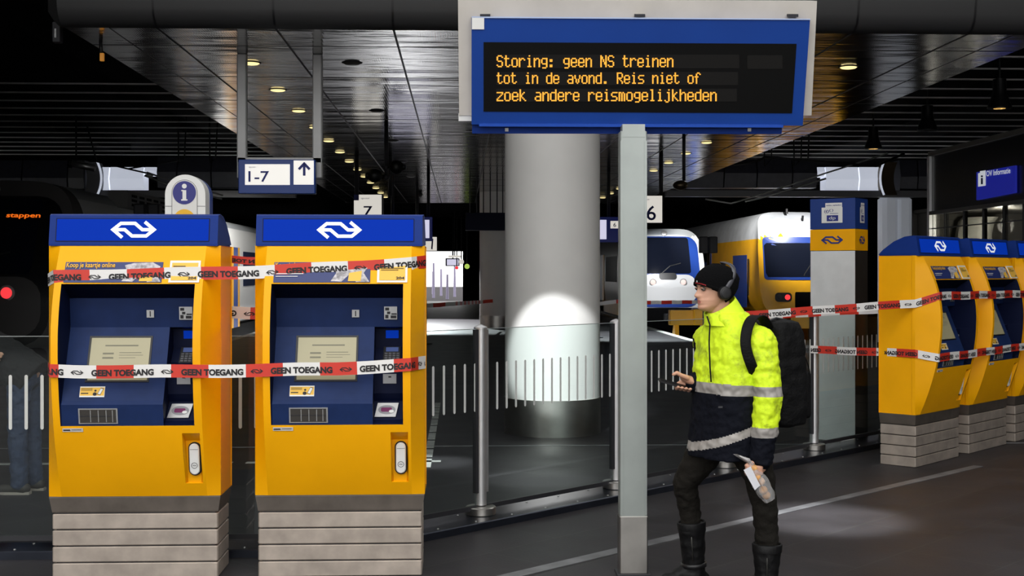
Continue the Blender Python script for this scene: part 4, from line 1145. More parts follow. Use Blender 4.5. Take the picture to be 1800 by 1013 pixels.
# ================================================================== KIOSK PILLAR
kc = V(((1503 - 900) / FPX * 12.62, 12.62))
a1 = math.radians(36); lw_, rw_ = .47, .345
L_ = V((-math.cos(a1), math.sin(a1))); R_ = V((math.sin(a1), math.cos(a1)))
corner = [kc, kc + R_ * rw_, kc + R_ * rw_ + L_ * lw_, kc + L_ * lw_]
cw = [CW(q.x, q.y) for q in corner]
o = thing('card_charging_kiosk', cw[0], 'tall grey kiosk pillar with a blue and yellow head behind the barrier', 'kiosk')
def kz(z0, z1, mt, nm, grow=0.0):
    cen = sum(cw, V((0, 0, 0))) / 4
    pts = [c + (c - cen).normalized() * grow for c in cw]
    m = MB(); m.loft([[c + V((0, 0, z)) for c in pts] for z in (z0, z1)]); return part(m, nm, mt, o)
sK = FPX / 12.62
kzz = lambda py: 1.7 + (480 - py) / sK
kz(0, kzz(441), mat('kiosk_grey', (0.70, 0.71, 0.71), .45, var=.06), 'body')
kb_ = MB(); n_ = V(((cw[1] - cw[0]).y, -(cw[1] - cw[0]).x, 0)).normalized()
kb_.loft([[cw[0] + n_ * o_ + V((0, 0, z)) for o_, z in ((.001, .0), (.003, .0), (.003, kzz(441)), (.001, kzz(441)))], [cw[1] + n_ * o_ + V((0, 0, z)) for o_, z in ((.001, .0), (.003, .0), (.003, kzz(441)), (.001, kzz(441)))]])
part(kb_, 'side_shade', mat('kiosk_side_shade', (0.030, 0.026, 0.023), .35, var=.2), o)  # weaker light on the right face put into a dark skin
yb_ = kz(kzz(440), kzz(402.5), YEL, 'yellow_band', .004)
bb_ = kz(kzz(402), kzz(348), mat('kiosk_blue', (0.012, 0.042, 0.21), .35, var=.06), 'blue_head', .004)
def kf(side, u, z, off=.006):
    a, b_ = (cw[3], cw[0]) if side == 0 else (cw[0], cw[1])
    t = (b_ - a); n = V((t.y, -t.x, 0)).normalized()
    return a + t * u + n * (off + .004) + V((0, 0, z))
for side, (u0, u1) in enumerate(((.26, .73), (.32, .68))):
    pz_ = lambda u, py, off=.006: kf(side, u0 + (u1 - u0) * u, kzz(py), off)
    m = MB(); put2d(m, rect2d(0, 363.5, 1, 391), pz_); put2d(m, rect2d(.18, 355.5, .98, 363.5), pz_); pl = part(m, 'white_label', WHITE, bb_)
    m = MB()
    put2d(m, fit(text2d('saldo opladen', .02), .22, 361.3, .95, 358.6), lambda u, y: pz_(u, y, .008))
    put2d(m, stroke2d([(.24 + .10 * math.cos(t * .3142), 370.8 + 3.4 * math.sin(t * .3142)) for t in range(21)], .9 if False else .03), lambda u, y: pz_(u, y, .008))
    put2d(m, fit(text2d('€', .02), .19, 373.2, .29, 368.4), lambda u, y: pz_(u, y, .008))
    put2d(m, stroke2d([(.47 + .08 * math.cos(t * .3142), 369 + 2.6 * math.sin(t * .3142)) for t in range(21)], .03), lambda u, y: pz_(u, y, .008))
    put2d(m, rect2d(.25, 377.5, .80, 388), lambda u, y: pz_(u, y, .008)); put2d(m, rect2d(.40, 374, .80, 374.8), lambda u, y: pz_(u, y, .008))
    part(m, 'label_print', BLUEINK, pl)
    m = MB(); put2d(m, fit(text2d('dp', .0), .36, 386.6, .68, 379.5), lambda u, y: pz_(u, y, .010)); part(m, 'chip_letters', WHITE, pl)
    m = MB(); put2d(m, ARROWS, lambda x, y: kf(side, (.5 if side else .495) + x * (.24 if side == 0 else .22), kzz(421.5) + y * .105, .006)); part(m, 'arrow_emblem', BLUEINK, yb_)
m = MB(); m.loft([[c + V((0, 0, z)) for c in cw] for z in (kzz(347.6), kzz(346.8))]); part(m, 'lid', NAVYD, o)

# ================================================================== SHOP FACADE ON THE RIGHT
XS_ = 9.35
def GXp(px, py):
    k = (px - 900) / FPX
    return W(px, py, XS_ / (k * CS + SN))
ya, yn = GXp(1637, 300).y, 12.3
zt_, zb_ = GXp(1637, 275).z, GXp(1637, 372).z
o = thing('shop_front', (XS_, (ya + yn) / 2, 0), 'dark glazed shop front at the right with a lit travel information sign', 'shop front')
m = MB(); m.box((XS_, yn, zb_), (XS_ + .3, ya, zt_)); part(m, 'fascia_board', mat('fascia_black_blue', (0.006, 0.006, 0.012), .25), o)
m = MB(); m.box((XS_ - .05, yn, zt_), (XS_ + .3, ya + .05, zt_ + .09)); part(m, 'top_rail', mat('rail_grey', (.20, .19, .17), .4, .5), o)
m = MB(); m.box((XS_ - .05, yn, zb_ - .07), (XS_ + .12, ya, zb_)); part(m, 'lower_rail', mat('rail_grey_dark', (.10, .095, .09), .4, .5), o)
m = MB(); m.cbox((XS_ - .06, ya - .02, 0), (XS_ + .1, ya + .08, zt_), .01); part(m, 'end_post', ALU, o)
ys = [ya, GXp(1661, 390).y, GXp(1694, 390).y, GXp(1728, 390).y, GXp(1764, 390).y, GXp(1799, 390).y, 13.6, yn]
for a, b_ in zip(ys, ys[1:]):
    m = MB(); m.box((XS_ + .01, b_ + .02, .05), (XS_ + .03, a - .02, zb_ - .07)); part(m, 'glass_pane', SHOPGL, o)
    m = MB(); m.box((XS_ - .01, b_ - .02, 0), (XS_ + .07, b_ + .02, zb_ - .07)); part(m, 'mullion', BLACK, o)
m = MB(); m.box((XS_ + .0, yn, GXp(1637, 403).z - .0), (XS_ + .05, ya, GXp(1637, 403).z + .02)); part(m, 'transom', DARKM, o)
yi = ya + 1.2; m = MB(); m.box((XS_ + 5.2, yn, 0), (XS_ + 5.3, yi, 3)); m.box((XS_ + .05, yi - .1, 0), (XS_ + 5.3, yi, 3)); m.box((XS_ + .05, yn, 2.93), (XS_ + 5.3, yi, 3)); m.box((XS_ + .05, yn, 0), (XS_ + 5.3, yn + .1, 3)); m.box((XS_ + .12, ya + .09, 0), (XS_ + .2, yi, 3))
part(m, 'interior_shell', mat('shop_interior', (0.10, 0.095, 0.085), .7), o)
yz = lambda px, py, off=0.0: GXp(px, py) + V((-off, 0, 0))
m = MB(); m.loft([[yz(x, y, .02) for x, y in ((1722, 352), (1790, 339), (1790, 309 - 18), (1722, 303))], [yz(x, y, .06) for x, y in ((1722, 352), (1790, 339), (1790, 309 - 18), (1722, 303))]])
sg_ = part(m, 'sign_panel', mat('shop_sign_blue', (0.006, 0.010, 0.12), .4, emit=(.012, .02, .42), es=.42), o)
m = MB(); put2d(m, ([(1725.5, 328.5), (1739, 326.5), (1739, 299.5), (1729, 301), (1729, 304), (1725.5, 305)], [(0, 1, 2, 3, 4, 5)]), lambda x, y: yz(x, y, .066)); part(m, 'info_plate', WHITEE, sg_)
m = MB(); put2d(m, rect2d(1731, 324, 1734.5, 313), lambda x, y: yz(x, y, .07)); put2d(m, rect2d(1731, 311.5, 1734.5, 308.5), lambda x, y: yz(x, y, .07)); part(m, 'info_letter', BLUEINK, sg_)
m = MB(); put2d(m, fit(text2d('OV Informatie', .015), 0, 0, 1, 1), lambda u, v_: yz(1740.5 + 42.5 * u, 310.5 - 10 * v_ - 6.0 * u, .07)); part(m, 'sign_lettering', WHITEE, sg_)
c = V((10.5, 25.4, 0))
o2 = thing('reflection_panel', (c.x, c.y, 0), 'curved white panel added inside the shop for a reflection seen in its panes', 'reflection panel')  # stands in for a bright reflection in the shop glass
m = MB()
arc = []
for i in range(15):
    t = i / 14
    arc.append((10.17 + .62 * t, ya + .75 - .35 * math.sin(PI * t * .8)))
zz_ = [0.0, 1.0, 1.9, 2.5, 2.75, 2.84]
m.loft([[(x + q, y, z) for x, y in arc] + [(x + q, y + .15, z) for x, y in arc[::-1]] for z, q in zip(zz_, (0, .0, .0, .02, .08, .16))])
part(m, 'added_panel', mat('reflection_white', (0.75, 0.74, 0.68), .5), o2, smooth=.5)
lamp('panel_fill_lamp', 'POINT', (XS_ + 1.0, 23.6, 2.6), (0, 0, 0), 200, (1, .96, .86), shadow_soft_size=.15)  # unseen lamp added to light the white panel behind the panes

# ================================================================== TRAINS
ZR = -0.95
def train(name, X, Y, label, setback, hw, z0, z1, L, body, roofz, mats, ez=.55, ev=.40):
    t = thing(name, (X, Y, ZR), label, 'train')
    zc, hz = (z0 + z1) / 2, (z1 - z0) / 2
    N = 64
    def outl(r):
        p = []
        for i in range(N):
            a = 2 * PI * i / N
            ca, sa = math.cos(a), math.sin(a)
            p.append((hw * r * math.copysign(abs(ca) ** ev, ca), zc + hz * r * math.copysign(abs(sa) ** ez, sa)))
        return p
    F = lambda v, z, off=0.0: V((X + v, Y + setback(v, z) - off, z))
    rings = [[F(v, z) for v, z in outl(r)] for r in (.03, .2, .4, .6, .75, .87, .95, 1.0)]
    ymax = max(q.y for q in rings[-1])
    last = outl(1.0)
    m = MB()
    allr = rings + [[V((X + v, max(ymax + .02, Y + 1.6), z)) for v, z in last], [V((X + v, Y + L, z)) for v, z in last]]
    m.loft(allr)
    o = None
    # colour by height: 0 body, 1 roof
    m.m = []
    for f in m.f:
        c = sum((m.v[i] for i in f), V((0, 0, 0))) / len(f)
        m.m.append(1 if c.z > roofz else 0)
    bo = part(m, 'car_body', mats, t, smooth=.6)
    return t, F, bo
def patch(F, poly, off, rings=(.02, .25, .5, .75, 1.0), dens=6):
    pts = []
    for (a, b), (c, d_) in zip(poly, poly[1:] + poly[:1]):
        for k in range(dens): pts.append((a + (c - a) * k / dens, b + (d_ - b) * k / dens))
    cx = sum(p[0] for p in pts) / len(pts); cz = sum(p[1] for p in pts) / len(pts)
    m = MB(); m.loft([[F(cx + (x - cx) * r, cz + (z - cz) * r, off) for x, z in pts] for r in rings], caps=False)
    m.f.append(tuple(range(len(pts)))); m.m.append(0)
    return m
def rr(x0, z0, x1, z1, r): return rrect2d(x0, z0, x1, z1, r)[0]
def slt_set(v, z):
    s = .30 * (abs(v) / 1.4) ** 2.2
    if z > 1.2: s += .42 * (z - 1.2) ** 1.25
    if z < .55: s += .18 * (.55 - z)
    return s
NOSED = mat('nose_shade_grey', (0.065, 0.062, 0.062), 0.55, spec=.2)  # shade put into the colour of the left train's nose and apron
NOSEB = mat('nose_shade_black', (0.0025, 0.0025, 0.004), 0.5, spec=.2)  # same shade, put into its screen surround and apron rim
def slt(X, Y, label, dest, lamps, L=70, PW=TRAINW, PB=TRAINB):
    t, F, bo = train('commuter_train', X, Y, label, slt_set, 1.40, .02, 3.30, L, None, 3.02, [TRAINW, TRAINROOF, PW])
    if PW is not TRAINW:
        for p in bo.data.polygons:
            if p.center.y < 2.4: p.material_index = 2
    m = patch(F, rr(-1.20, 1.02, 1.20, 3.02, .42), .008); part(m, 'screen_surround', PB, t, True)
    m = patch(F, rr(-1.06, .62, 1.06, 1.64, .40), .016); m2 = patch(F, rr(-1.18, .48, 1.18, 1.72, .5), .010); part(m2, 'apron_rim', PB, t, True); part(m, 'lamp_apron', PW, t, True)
    m = patch(F, rr(-.86, 1.68, .86, 2.98, .10), .018); ws = part(m, 'windscreen', GLASSD, t, True)
    m = MB(); put2d(m, stroke2d([(-.2, 1.70), (.1, 1.95), (.5, 2.05)], .03), lambda x, z: F(x, z, .03)); part(m, 'wiper', BLACK, ws)
    m = patch(F, rr(-.32, 1.46, .32, 1.70, .10), .020); part(m, 'coupling_cover', BLACK, t, True)
    for s_ in (-1, 1):
        T = M4.Translation(F(s_ * .54, 1.37, .03)) @ M4.Rotation(PI / 2, 4, 'X')
        m = MB(); m.lathe([(.13, -.02), (.13, .012), (.10, .016)], 24, T); lr = part(m, 'lamp_ring', SILVER, t, smooth=.5)
        m = MB(); m.lathe([(.10, .010), (.09, .022), (.03, .03)], 24, T); part(m, 'lamp_lens', lamps[(s_ + 1) // 2], lr, smooth=.5)
    m = MB(); c = F(0, 3.14, .03); T = M4.Translation(c) @ M4.Rotation(PI / 2 - .5, 4, 'X'); m.lathe([(.11, -.05), (.11, .02), (.09, .03)], 20, T); part(m, 'top_lamp', SILVER, t, smooth=.5)
    m = patch(F, rr(-1.15, .02, 1.15, .46, .12), .02); part(m, 'coupler_recess', BLACKM, t)
    m = MB(); m.cbox((X - .16, Y - .35, .0), (X + .16, Y + .2, .26), .03); m.tube([(X, Y - .5, .12), (X, Y - .3, .12)], .12, 12); part(m, 'coupler', DARKM, t)
    m = MB(); m.box((X - 1.25, Y + .6, ZR + .30), (X + 1.25, Y + L, .12)); part(m, 'underframe', BLACKM, t)
    for k in (2.2, 4.6, 18, 20.4):
        for s_ in (-1, 1):
            m = MB(); T = M4.Translation((X + s_ * .72, Y + k, ZR + .42)) @ M4.Rotation(PI / 2, 4, 'Y'); m.lathe([(.42, -.06), (.42, .06), (.3, .07)], 24, T); part(m, 'wheel', DARKM, t, smooth=.5)
    if dest:
        m = MB(); put2d(m, fit(text2d(dest, .02), *dest_box), lambda x, z: F(x, z, .03)); part(m, 'destination_text', ORANGE, t)
    return t, F
def side_items(t, X, sgn, items):
    for nm, y0, y1, za, zb, mt in items:
        m = MB(); m.box((X + sgn * .0, y0, za), (X + sgn * .018, y1, zb)); part(m, nm, mt, t)
# white train at platform 6
XW, YW = 7.35, 44.3
tw, Fw = slt(XW, YW, 'white train with a blue rimmed windscreen standing left of the yellow train', None, (HEADL, HEADL), 28)
its = []
y = YW + 3.5
k = 0
while y < YW + 24:
    its += [('side_window', y, y + 3.6, 1.35, 2.35, GLASSD), ('door_leaf', y + 4.2, y + 4.9, .1, 2.45, YELT), ('door_glass', y + 4.9, y + 5.6, .1, 2.45, TRAINB)]
    y += 6.2
side_items(tw, XW - 1.40, -1, its + [('side_stripe', YW + 3, YW + 26, .1, .55, YELT)])
# train at the left, its shade put into dark nose paint
dest_box = (.60 - .28, 2.62, .86, 2.71)
XD, YD = -8.02, 21.0
td, Fd = slt(XD, YD, 'parked train at the far left, nose darkened for shade, with a red tail lamp and orange display', 'stappen', (REDLAMP, REDLAMP), 40, NOSED, NOSEB)
its = []
WTINT = mat('tinted_side_window', (0.010, 0.016, 0.045), .6, spec=.06)
y = YD + 5.2
while y < YD + 36:
    its += [('side_window', y, y + 3.2, 1.30, 2.35, WTINT), ('door_leaf', y + 3.8, y + 4.5, .1, 2.45, YELT), ('door_glass', y + 4.5, y + 5.2, .1, 2.45, TRAINB), ('door_leaf', y + 5.2, y + 5.5, .1, 2.45, YELT)]
    y += 6.2
side_items(td, XD + 1.40, 1, its)
m = MB(); m.box((XD + 1.05, YD + 4.2, 3.0), (XD + 1.43, YD + 8.2, 3.34)); vg = part(m, 'roof_vent', mat('vent_grey', (0.10, 0.10, 0.095), .5), td)
for r in range(3):
    for c in range(6):
        y = YD + 4.5 + c * .6
        m = MB(); m.box((XD + 1.42, y, 3.04 + r * .09), (XD + 1.436, y + .4, 3.09 + r * .09)); part(m, 'vent_slot', BLACKM, vg)
# yellow double deck train
def yel_set(v, z):
    s = .16 * (abs(v) / 1.4) ** 3
    if z > 1.4: s += .20 * (z - 1.4)
    if z > 2.9: s += 1.1 * (z - 2.9) ** 1.6
    return s
XY, YY = 11.75, 43.0
ty, Fy = train('double_deck_train', XY, YY, 'yellow and blue double deck train with a white roof end behind the kiosk', yel_set, 1.42, .2, 3.88, 32, None, 2.92, [YELT, mat('yellow_train_roof', (0.62, 0.65, 0.70), .35, .2, var=.12, vs=2)], .62, .36)[:2]
m = patch(Fy, rr(-1.26, 1.46, 1.26, 2.95, .12), .010); part(m, 'blue_band', TRAINB, ty, True)
m = patch(Fy, [(-1.12, 1.56), (1.12, 1.56), (1.22, 1.70), (1.22, 2.66), (1.14, 2.74), (-1.14, 2.74), (-1.22, 2.66), (-1.20, 1.70)], .018); wy = part(m, 'windscreen', GLASSD, ty, True)
m = MB(); put2d(m, stroke2d([(.1, 1.60), (.12, 1.66), (.5, 2.2)], .025), lambda x, z: Fy(x, z, .03)); part(m, 'wiper', BLACK, wy)
for s_ in (-1, 1):
    m = patch(Fy, rr(s_ * .62 - .29, .70, s_ * .62 + .29, 1.02, .12), .02); lb_ = part(m, 'lamp_housing', BLACK, ty)
    for q, mm in ((-.14 * -s_, REDLAMP if s_ < 0 else DARKM), (.14 * -s_, DARKM)):
        m = MB(); m.lathe([(.095, -.01), (.09, .012), (.03, .02)], 20, M4.Translation(Fy(s_ * .62 - q, .86, .025)) @ M4.Rotation(PI / 2, 4, 'X')); part(m, 'lamp_lens', mm, lb_, smooth=.5)
m = patch(Fy, rr(-.30, .50, 1.28, .96, .04), .014); m = patch(Fy, rr(-.22, .50, .40, 1.04, .04), .022); part(m, 'coupler_panel', BLACKM, ty)
for s_ in (-1, 1):
    m = MB(); m.tube([(XY + s_ * .87, YY - .45, .12), (XY + s_ * .87, YY - .40, .12), (XY + s_ * .87, YY - .395, .12), (XY + s_ * .87, YY + .3, .12)], [.2, .2, .09, .09], 16); part(m, 'buffer', DARKM, ty)
m = MB(); m.box((XY - 1.25, YY + .5, ZR + .3), (XY + 1.25, YY + 30, .3)); m.box((XY - 1.2, YY - .02, -.2), (XY + 1.2, YY + .5, .25)); part(m, 'underframe', BLACKM, ty)
for k in (3, 5.5, 20, 22.5):
    for s_ in (-1, 1):
        m = MB(); m.lathe([(.45, -.06), (.45, .06), (.3, .07)], 24, M4.Translation((XY + s_ * .72, YY + k, ZR + .45)) @ M4.Rotation(PI / 2, 4, 'Y')); part(m, 'wheel', DARKM, ty, smooth=.5)
XSd = XY - 1.42
def sy(px):  # distance along the side plane for a picture column
    k = (px - 900) / FPX
    return W(px, 480, XSd / (k * CS + SN)).y
its = [('cab_door', sy(1313), sy(1289), .45, 2.35, TRAINB), ('blue_upper', 51.5, 70, 2.0, 2.95, TRAINB), ('side_window', 52.2, 54.6, 2.15, 2.75, GLASSD), ('side_window', 55.4, 57.8, 2.15, 2.75, GLASSD), ('side_window', 58.6, 61, 2.15, 2.75, GLASSD), ('lower_window', 53, 56, .7, 1.4, GLASSD), ('lower_window', 57, 60, .7, 1.4, GLASSD)]
side_items(ty, XSd, -1, its)
m = MB(); m.tube([(XSd - .06, sy(1318), .9), (XSd - .06, sy(1318), 2.2)], .03, 8); part(m, 'grab_rail', BLACK, ty)
for k in range(9):
    m = MB(); y = YY + 3 + k * 1.5; m.box((XSd + .16, y, 3.22), (XSd + .36, y + 1.0, 3.40)); part(m, 'roof_vent', BLACK, ty)
m = MB(); m.tube([(XY - .2, YY + 1.2, 3.8), (XY - .2, YY + 1.2, 3.98)], .05, 10); m.tube([(XY + .3, YY + .95, 3.55), (XY + .3, YY + .9, 3.72)], .04, 8); part(m, 'roof_horn', BLACK, ty)

# buffer stops and trackside boxes
def buffer_stop(px0, px1, y0, y1, d, label):
    a, b_ = W(px0, y1, d), W(px1, y0, d)
    o = thing('buffer_stop', ((a.x + b_.x) / 2, a.y, ZR), label, 'buffer stop')
    m = MB(); m.cbox((a.x, a.y, a.z), (a.x + (b_.x - a.x) * .55, a.y + .35, b_.z - .04), .02); m.cbox((a.x + (b_.x - a.x) * .52, a.y - .1, a.z), (b_.x, a.y + .4, b_.z), .04); part(m, 'beam', YELT, o)
    m = MB()
    for x in (a.x + .25, b_.x - .25):
        m.loft([[(x - .06, a.y + .1, ZR), (x + .06, a.y + .1, ZR), (x + .06, a.y + .3, a.z + .1), (x - .06, a.y + .3, a.z + .1)], [(x - .06, a.y + 1.4, ZR), (x + .06, a.y + 1.4, ZR), (x + .06, a.y + .45, a.z + .1), (x - .06, a.y + .45, a.z + .1)]])
    part(m, 'strut', YELT, o)
buffer_stop(1178, 1256, 543, 572, 37.5, 'yellow buffer stop in front of the white train')
buffer_stop(1395, 1470, 548, 578, 38.0, 'yellow buffer stop in front of the yellow train')
def box_on_post(px0, px1, y0, y1, d, zbot, label):
    a, b_ = W(px0, y1, d), W(px1, y0, d)
    o = thing('signal_box', ((a.x + b_.x) / 2, a.y, zbot), label, 'signal box')
    m = MB(); m.cbox((a.x, a.y, a.z), ((a.x + b_.x) / 2 - .02, a.y + .3, b_.z), .03); m.cbox(((a.x + b_.x) / 2 + .02, a.y, a.z), (b_.x, a.y + .3, b_.z), .03); part(m, 'housing', DARKM, o)
    m = MB(); m.tube([((a.x + b_.x) / 2, a.y + .15, zbot), ((a.x + b_.x) / 2, a.y + .15, a.z + .02)], .05, 10); part(m, 'post', BRONZE, o, True)
box_on_post(1231, 1262, 416, 445, 40, ZR, 'dark twin signal box on a post between the two trains')
box_on_post(234, 279, 358, 386, 24.5, ZR, 'dark twin signal box beside the dark train')

# ================================================================== PEOPLE
def vox(mb, name, mats, parent, size=.008, sm=6, disp=0.0, dscale=.08, pick=None, seed=0.0):
    "fuse overlapping closed shapes into one continuous skin"
    tmp = mb.build('tmp', mats[0] if isinstance(mats, list) else mats, None)
    r = tmp.modifiers.new('r', 'REMESH'); r.mode = 'VOXEL'; r.voxel_size = size; r.adaptivity = 0
    s = tmp.modifiers.new('s', 'SMOOTH'); s.factor = .5; s.iterations = sm
    dg = bpy.context.evaluated_depsgraph_get()
    me = bpy.data.meshes.new_from_object(tmp.evaluated_get(dg), depsgraph=dg)
    bpy.data.objects.remove(tmp)
    me.name = name
    off = parent_origin(parent)
    if disp:
        nrm = [v.normal.copy() for v in me.vertices]
        for v, n in zip(me.vertices, nrm):
            q = v.co / dscale + V((seed, seed, 0))
            v.co = v.co + n * (disp * NZ.noise(V((q.x, q.y, q.z * 1.35))) + disp * .5 * NZ.noise(q * 2.3))
    me.materials.clear()
    for m in (mats if isinstance(mats, list) else [mats]): me.materials.append(m)
    for p in me.polygons:
        p.use_smooth = True
        p.material_index = pick(p.center) if pick else 0
    for v in me.vertices: v.co = v.co - off
    o = bpy.data.objects.new(name, me)
    COL.objects.link(o)
    o.parent = parent
    ORG[o.name] = off
    return o
SKIN = mat('skin', (0.56, 0.30, 0.20), 0.5, var=.10, vs=14)
LIP = mat('lip_skin', (0.44, 0.15, 0.12), 0.45)
CHEEK = SKIN
NAVYC = mat('navy_work_cloth', (0.004, 0.0048, 0.009), 0.85, spec=.12, bump=.25, bs=60)
TROU = mat('dark_olive_trousers', (0.012, 0.0105, 0.0085), 0.85, spec=.15, bump=.3, bs=50)
BOOT = mat('black_boot_leather', (0.004, 0.004, 0.0045), 0.55, spec=.25, bump=.2, bs=30)
WOOL = mat('black_wool', (0.003, 0.003, 0.0035), 0.95, spec=.1, bump=.4, bs=160)
PACK = mat('black_backpack_fabric', (0.0045, 0.0045, 0.005), 0.7, spec=.15, bump=.3, bs=90)
REFL = mat('grey_reflective_tape', (0.30, 0.28, 0.26), 0.5, var=.15, vs=20)
def hivis():
    m = mat('yellow_hi_vis_cloth', (0.62, 0.86, 0.012), 0.7, bump=.35, bs=22)
    nt = m.node_tree; b = nt.nodes['Principled BSDF']
    tc = nt.nodes.new('ShaderNodeTexCoord')
    n = nt.nodes.new('ShaderNodeTexNoise'); n.inputs['Scale'].default_value = 9; n.inputs['Detail'].default_value = 8; n.inputs['Roughness'].default_value = .7
    nt.links.new(tc.outputs['Object'], n.inputs['Vector'])
    r = nt.nodes.new('ShaderNodeValToRGB')
    r.color_ramp.elements[0].position = .53; r.color_ramp.elements[0].color = (0, 0, 0, 1)
    r.color_ramp.elements[1].position = .70; r.color_ramp.elements[1].color = (.75, .75, .75, 1)
    nt.links.new(n.outputs['Fac'], r.inputs[0])
    mx = nt.nodes.new('ShaderNodeMix'); mx.data_type = 'RGBA'
    mx.inputs[6].default_value = (0.66, 0.88, 0.012, 1); mx.inputs[7].default_value = (0.13, 0.16, 0.02, 1)
    nt.links.new(r.outputs[0], mx.inputs[0]); nt.links.new(mx.outputs[2], b.inputs['Base Color'])
    b.inputs['Emission Color'].default_value = (0.6, 0.9, 0.0, 1); b.inputs['Emission Strength'].default_value = 0.0
    return m
HIVIS = hivis()

PD = 6.5
def J(px, py, dd=0.0): return W(px, py, PD) + FV * dd
def D(x, d, z=0.0): return RV * x + FV * d + V((0, 0, z))
zpy = lambda py: 1.7 - (py - 480) / FPX * PD
base = J(1280, 1058, .08); base.z = 0
P = thing('person', base, 'person in yellow hi-vis jacket and black beanie walking left, looking ahead, holding a phone', 'person')

# ---- head shape: forward / lateral / up
HF = D(-.945, -.327); HL = V((-HF.y, HF.x, 0)); HC = J(1255, 547.5); HC.z = zpy(547.5)
def lerp(t, tab):
    for (a, x), (b, y) in zip(tab, tab[1:]):
        if t <= b: return x + (y - x) * max(0, (t - a)) / (b - a)
    return tab[-1][1]
FT = [(0, .060), (.012, .086), (.024, .090), (.034, .083), (.044, .088), (.050, .084), (.056, .089), (.068, .084), (.085, .084), (.112, .083), (.132, .092), (.17, .092), (.20, .075), (.222, .045), (.235, .004)]
BT = [(0, .015), (.02, -.005), (.05, -.045), (.08, -.088), (.12, -.108), (.17, -.114), (.20, -.098), (.222, -.058), (.235, -.004)]
WT = [(0, .026), (.012, .038), (.03, .052), (.06, .062), (.09, .068), (.13, .074), (.17, .076), (.2, .064), (.222, .038), (.235, .004)]
NOSE = [(.060, 0), (.068, .014), (.076, .030), (.084, .032), (.10, .021), (.12, .009), (.135, .002), (.24, 0)]
def head_pt(a, w_, grow=0.0):
    f, b, h = lerp(w_, FT) + grow, lerp(w_, BT) - grow, lerp(w_, WT) + grow
    uc = (f * .35 + b * .65)
    ca, sa = math.cos(a), math.sin(a)
    u = uc + (f - uc) * math.copysign(abs(ca) ** .85, ca) if ca > 0 else uc + (uc - b) * ca
    v = h * math.copysign(abs(sa) ** .9, sa)
    if grow == 0 and ca > 0:
        u += lerp(w_, NOSE) * math.exp(-(v / (.011 + .006 * (w_ < .085))) ** 2)
        if .035 < w_ < .062: u += .004 * math.exp(-(v / .022) ** 2)
        u -= .010 * (math.exp(-((abs(v) - .031) / .014) ** 2) * math.exp(-((w_ - .116) / .010) ** 2))
    return HC + HF * u + HL * v + V((0, 0, w_))
body = MB()
ws = [.0, .006] + [.012 + .0055 * i for i in range(38)] + [.226, .231, .235]
body.loft([[head_pt(2 * PI * i / 72, w_) for i in range(72)] for w_ in ws])
nk = J(1272, 560, .02)
body.cap(HC - HF * .02 + V((0, 0, .05)), nk + V((0, 0, -.04)), .058, .066)
TF = D(-.87, -.5); TL = V((-TF.y, TF.x, 0))
# slim torso, arms and legs under the clothes
body.cap(J(1288, 615), J(1280, 760), .105, .10, side=TF, sq=.85)
body.cap(J(1320, 605, -.13), J(1256, 605, .13), .06, .06)
LSH, LEL, LWR = J(1326, 602, -.165), J(1337, 692, -.20), J(1325, 792, -.19)
RSH, REL, RWR = J(1252, 602, .16), J(1268, 692, .20), J(1219, 672, .03)
body.cap(LSH, LEL, .048, .040); body.cap(LEL, LWR, .040, .030)
body.cap(RSH, REL, .048, .040); body.cap(REL, RWR, .040, .029)
NHIP, NT, NKN, NSH, NAN = J(1306, 775, -.08), J(1331, 836, -.07), J(1340, 884, -.05), J(1347, 950, -.02), J(1349, 1022, -.01)
FHIP, FTH, FKN, FSH, FAN = J(1262, 768, .08), J(1237, 810, .10), J(1211, 856, .15), J(1222, 905, .21), J(1234, 1008, .27)
for a, b, ra, rb in ((NHIP, NT, .07, .055), (NT, NKN, .055, .045), (NKN, NSH, .045, .04), (NSH, NAN, .04, .035), (FHIP, FTH, .07, .055), (FTH, FKN, .055, .045), (FKN, FSH, .045, .04), (FSH, FAN, .04, .035)): body.cap(a, b, ra, rb)
# left hand: a fist round the neck of the bread bag
def hand_chain(pts, rs):
    for (a, b), (ra, rb) in zip(zip(pts, pts[1:]), zip(rs, rs[1:])): body.cap(a, b, ra, rb, n=10)
body.cap(LWR, J(1322, 806, -.20), .030, .033, side=D(0, 1), sq=.8)
body.cap(J(1326, 806, -.20), J(1316, 818, -.205), .034, .030, side=D(.3, 1), sq=.7)
for k, (dx, dy, dz) in enumerate(((0, 0, -.030), (-1, 4, -.012), (-1, 8, .006), (0, 11, .022))):
    k0 = J(1312 + dx, 812 + dy, -.215 - dz * .2 - .01)
    hand_chain([J(1322, 810 + dy * .9, -.235), J(1309 + dx, 809 + dy, -.245), J(1299 + dx, 810 + dy, -.225), J(1300 + dx, 813 + dy, -.195)], [.0105, .010, .009, .0085])
hand_chain([J(1318, 802, -.21), J(1306, 802, -.222), J(1297, 807, -.228)], [.013, .011, .009])
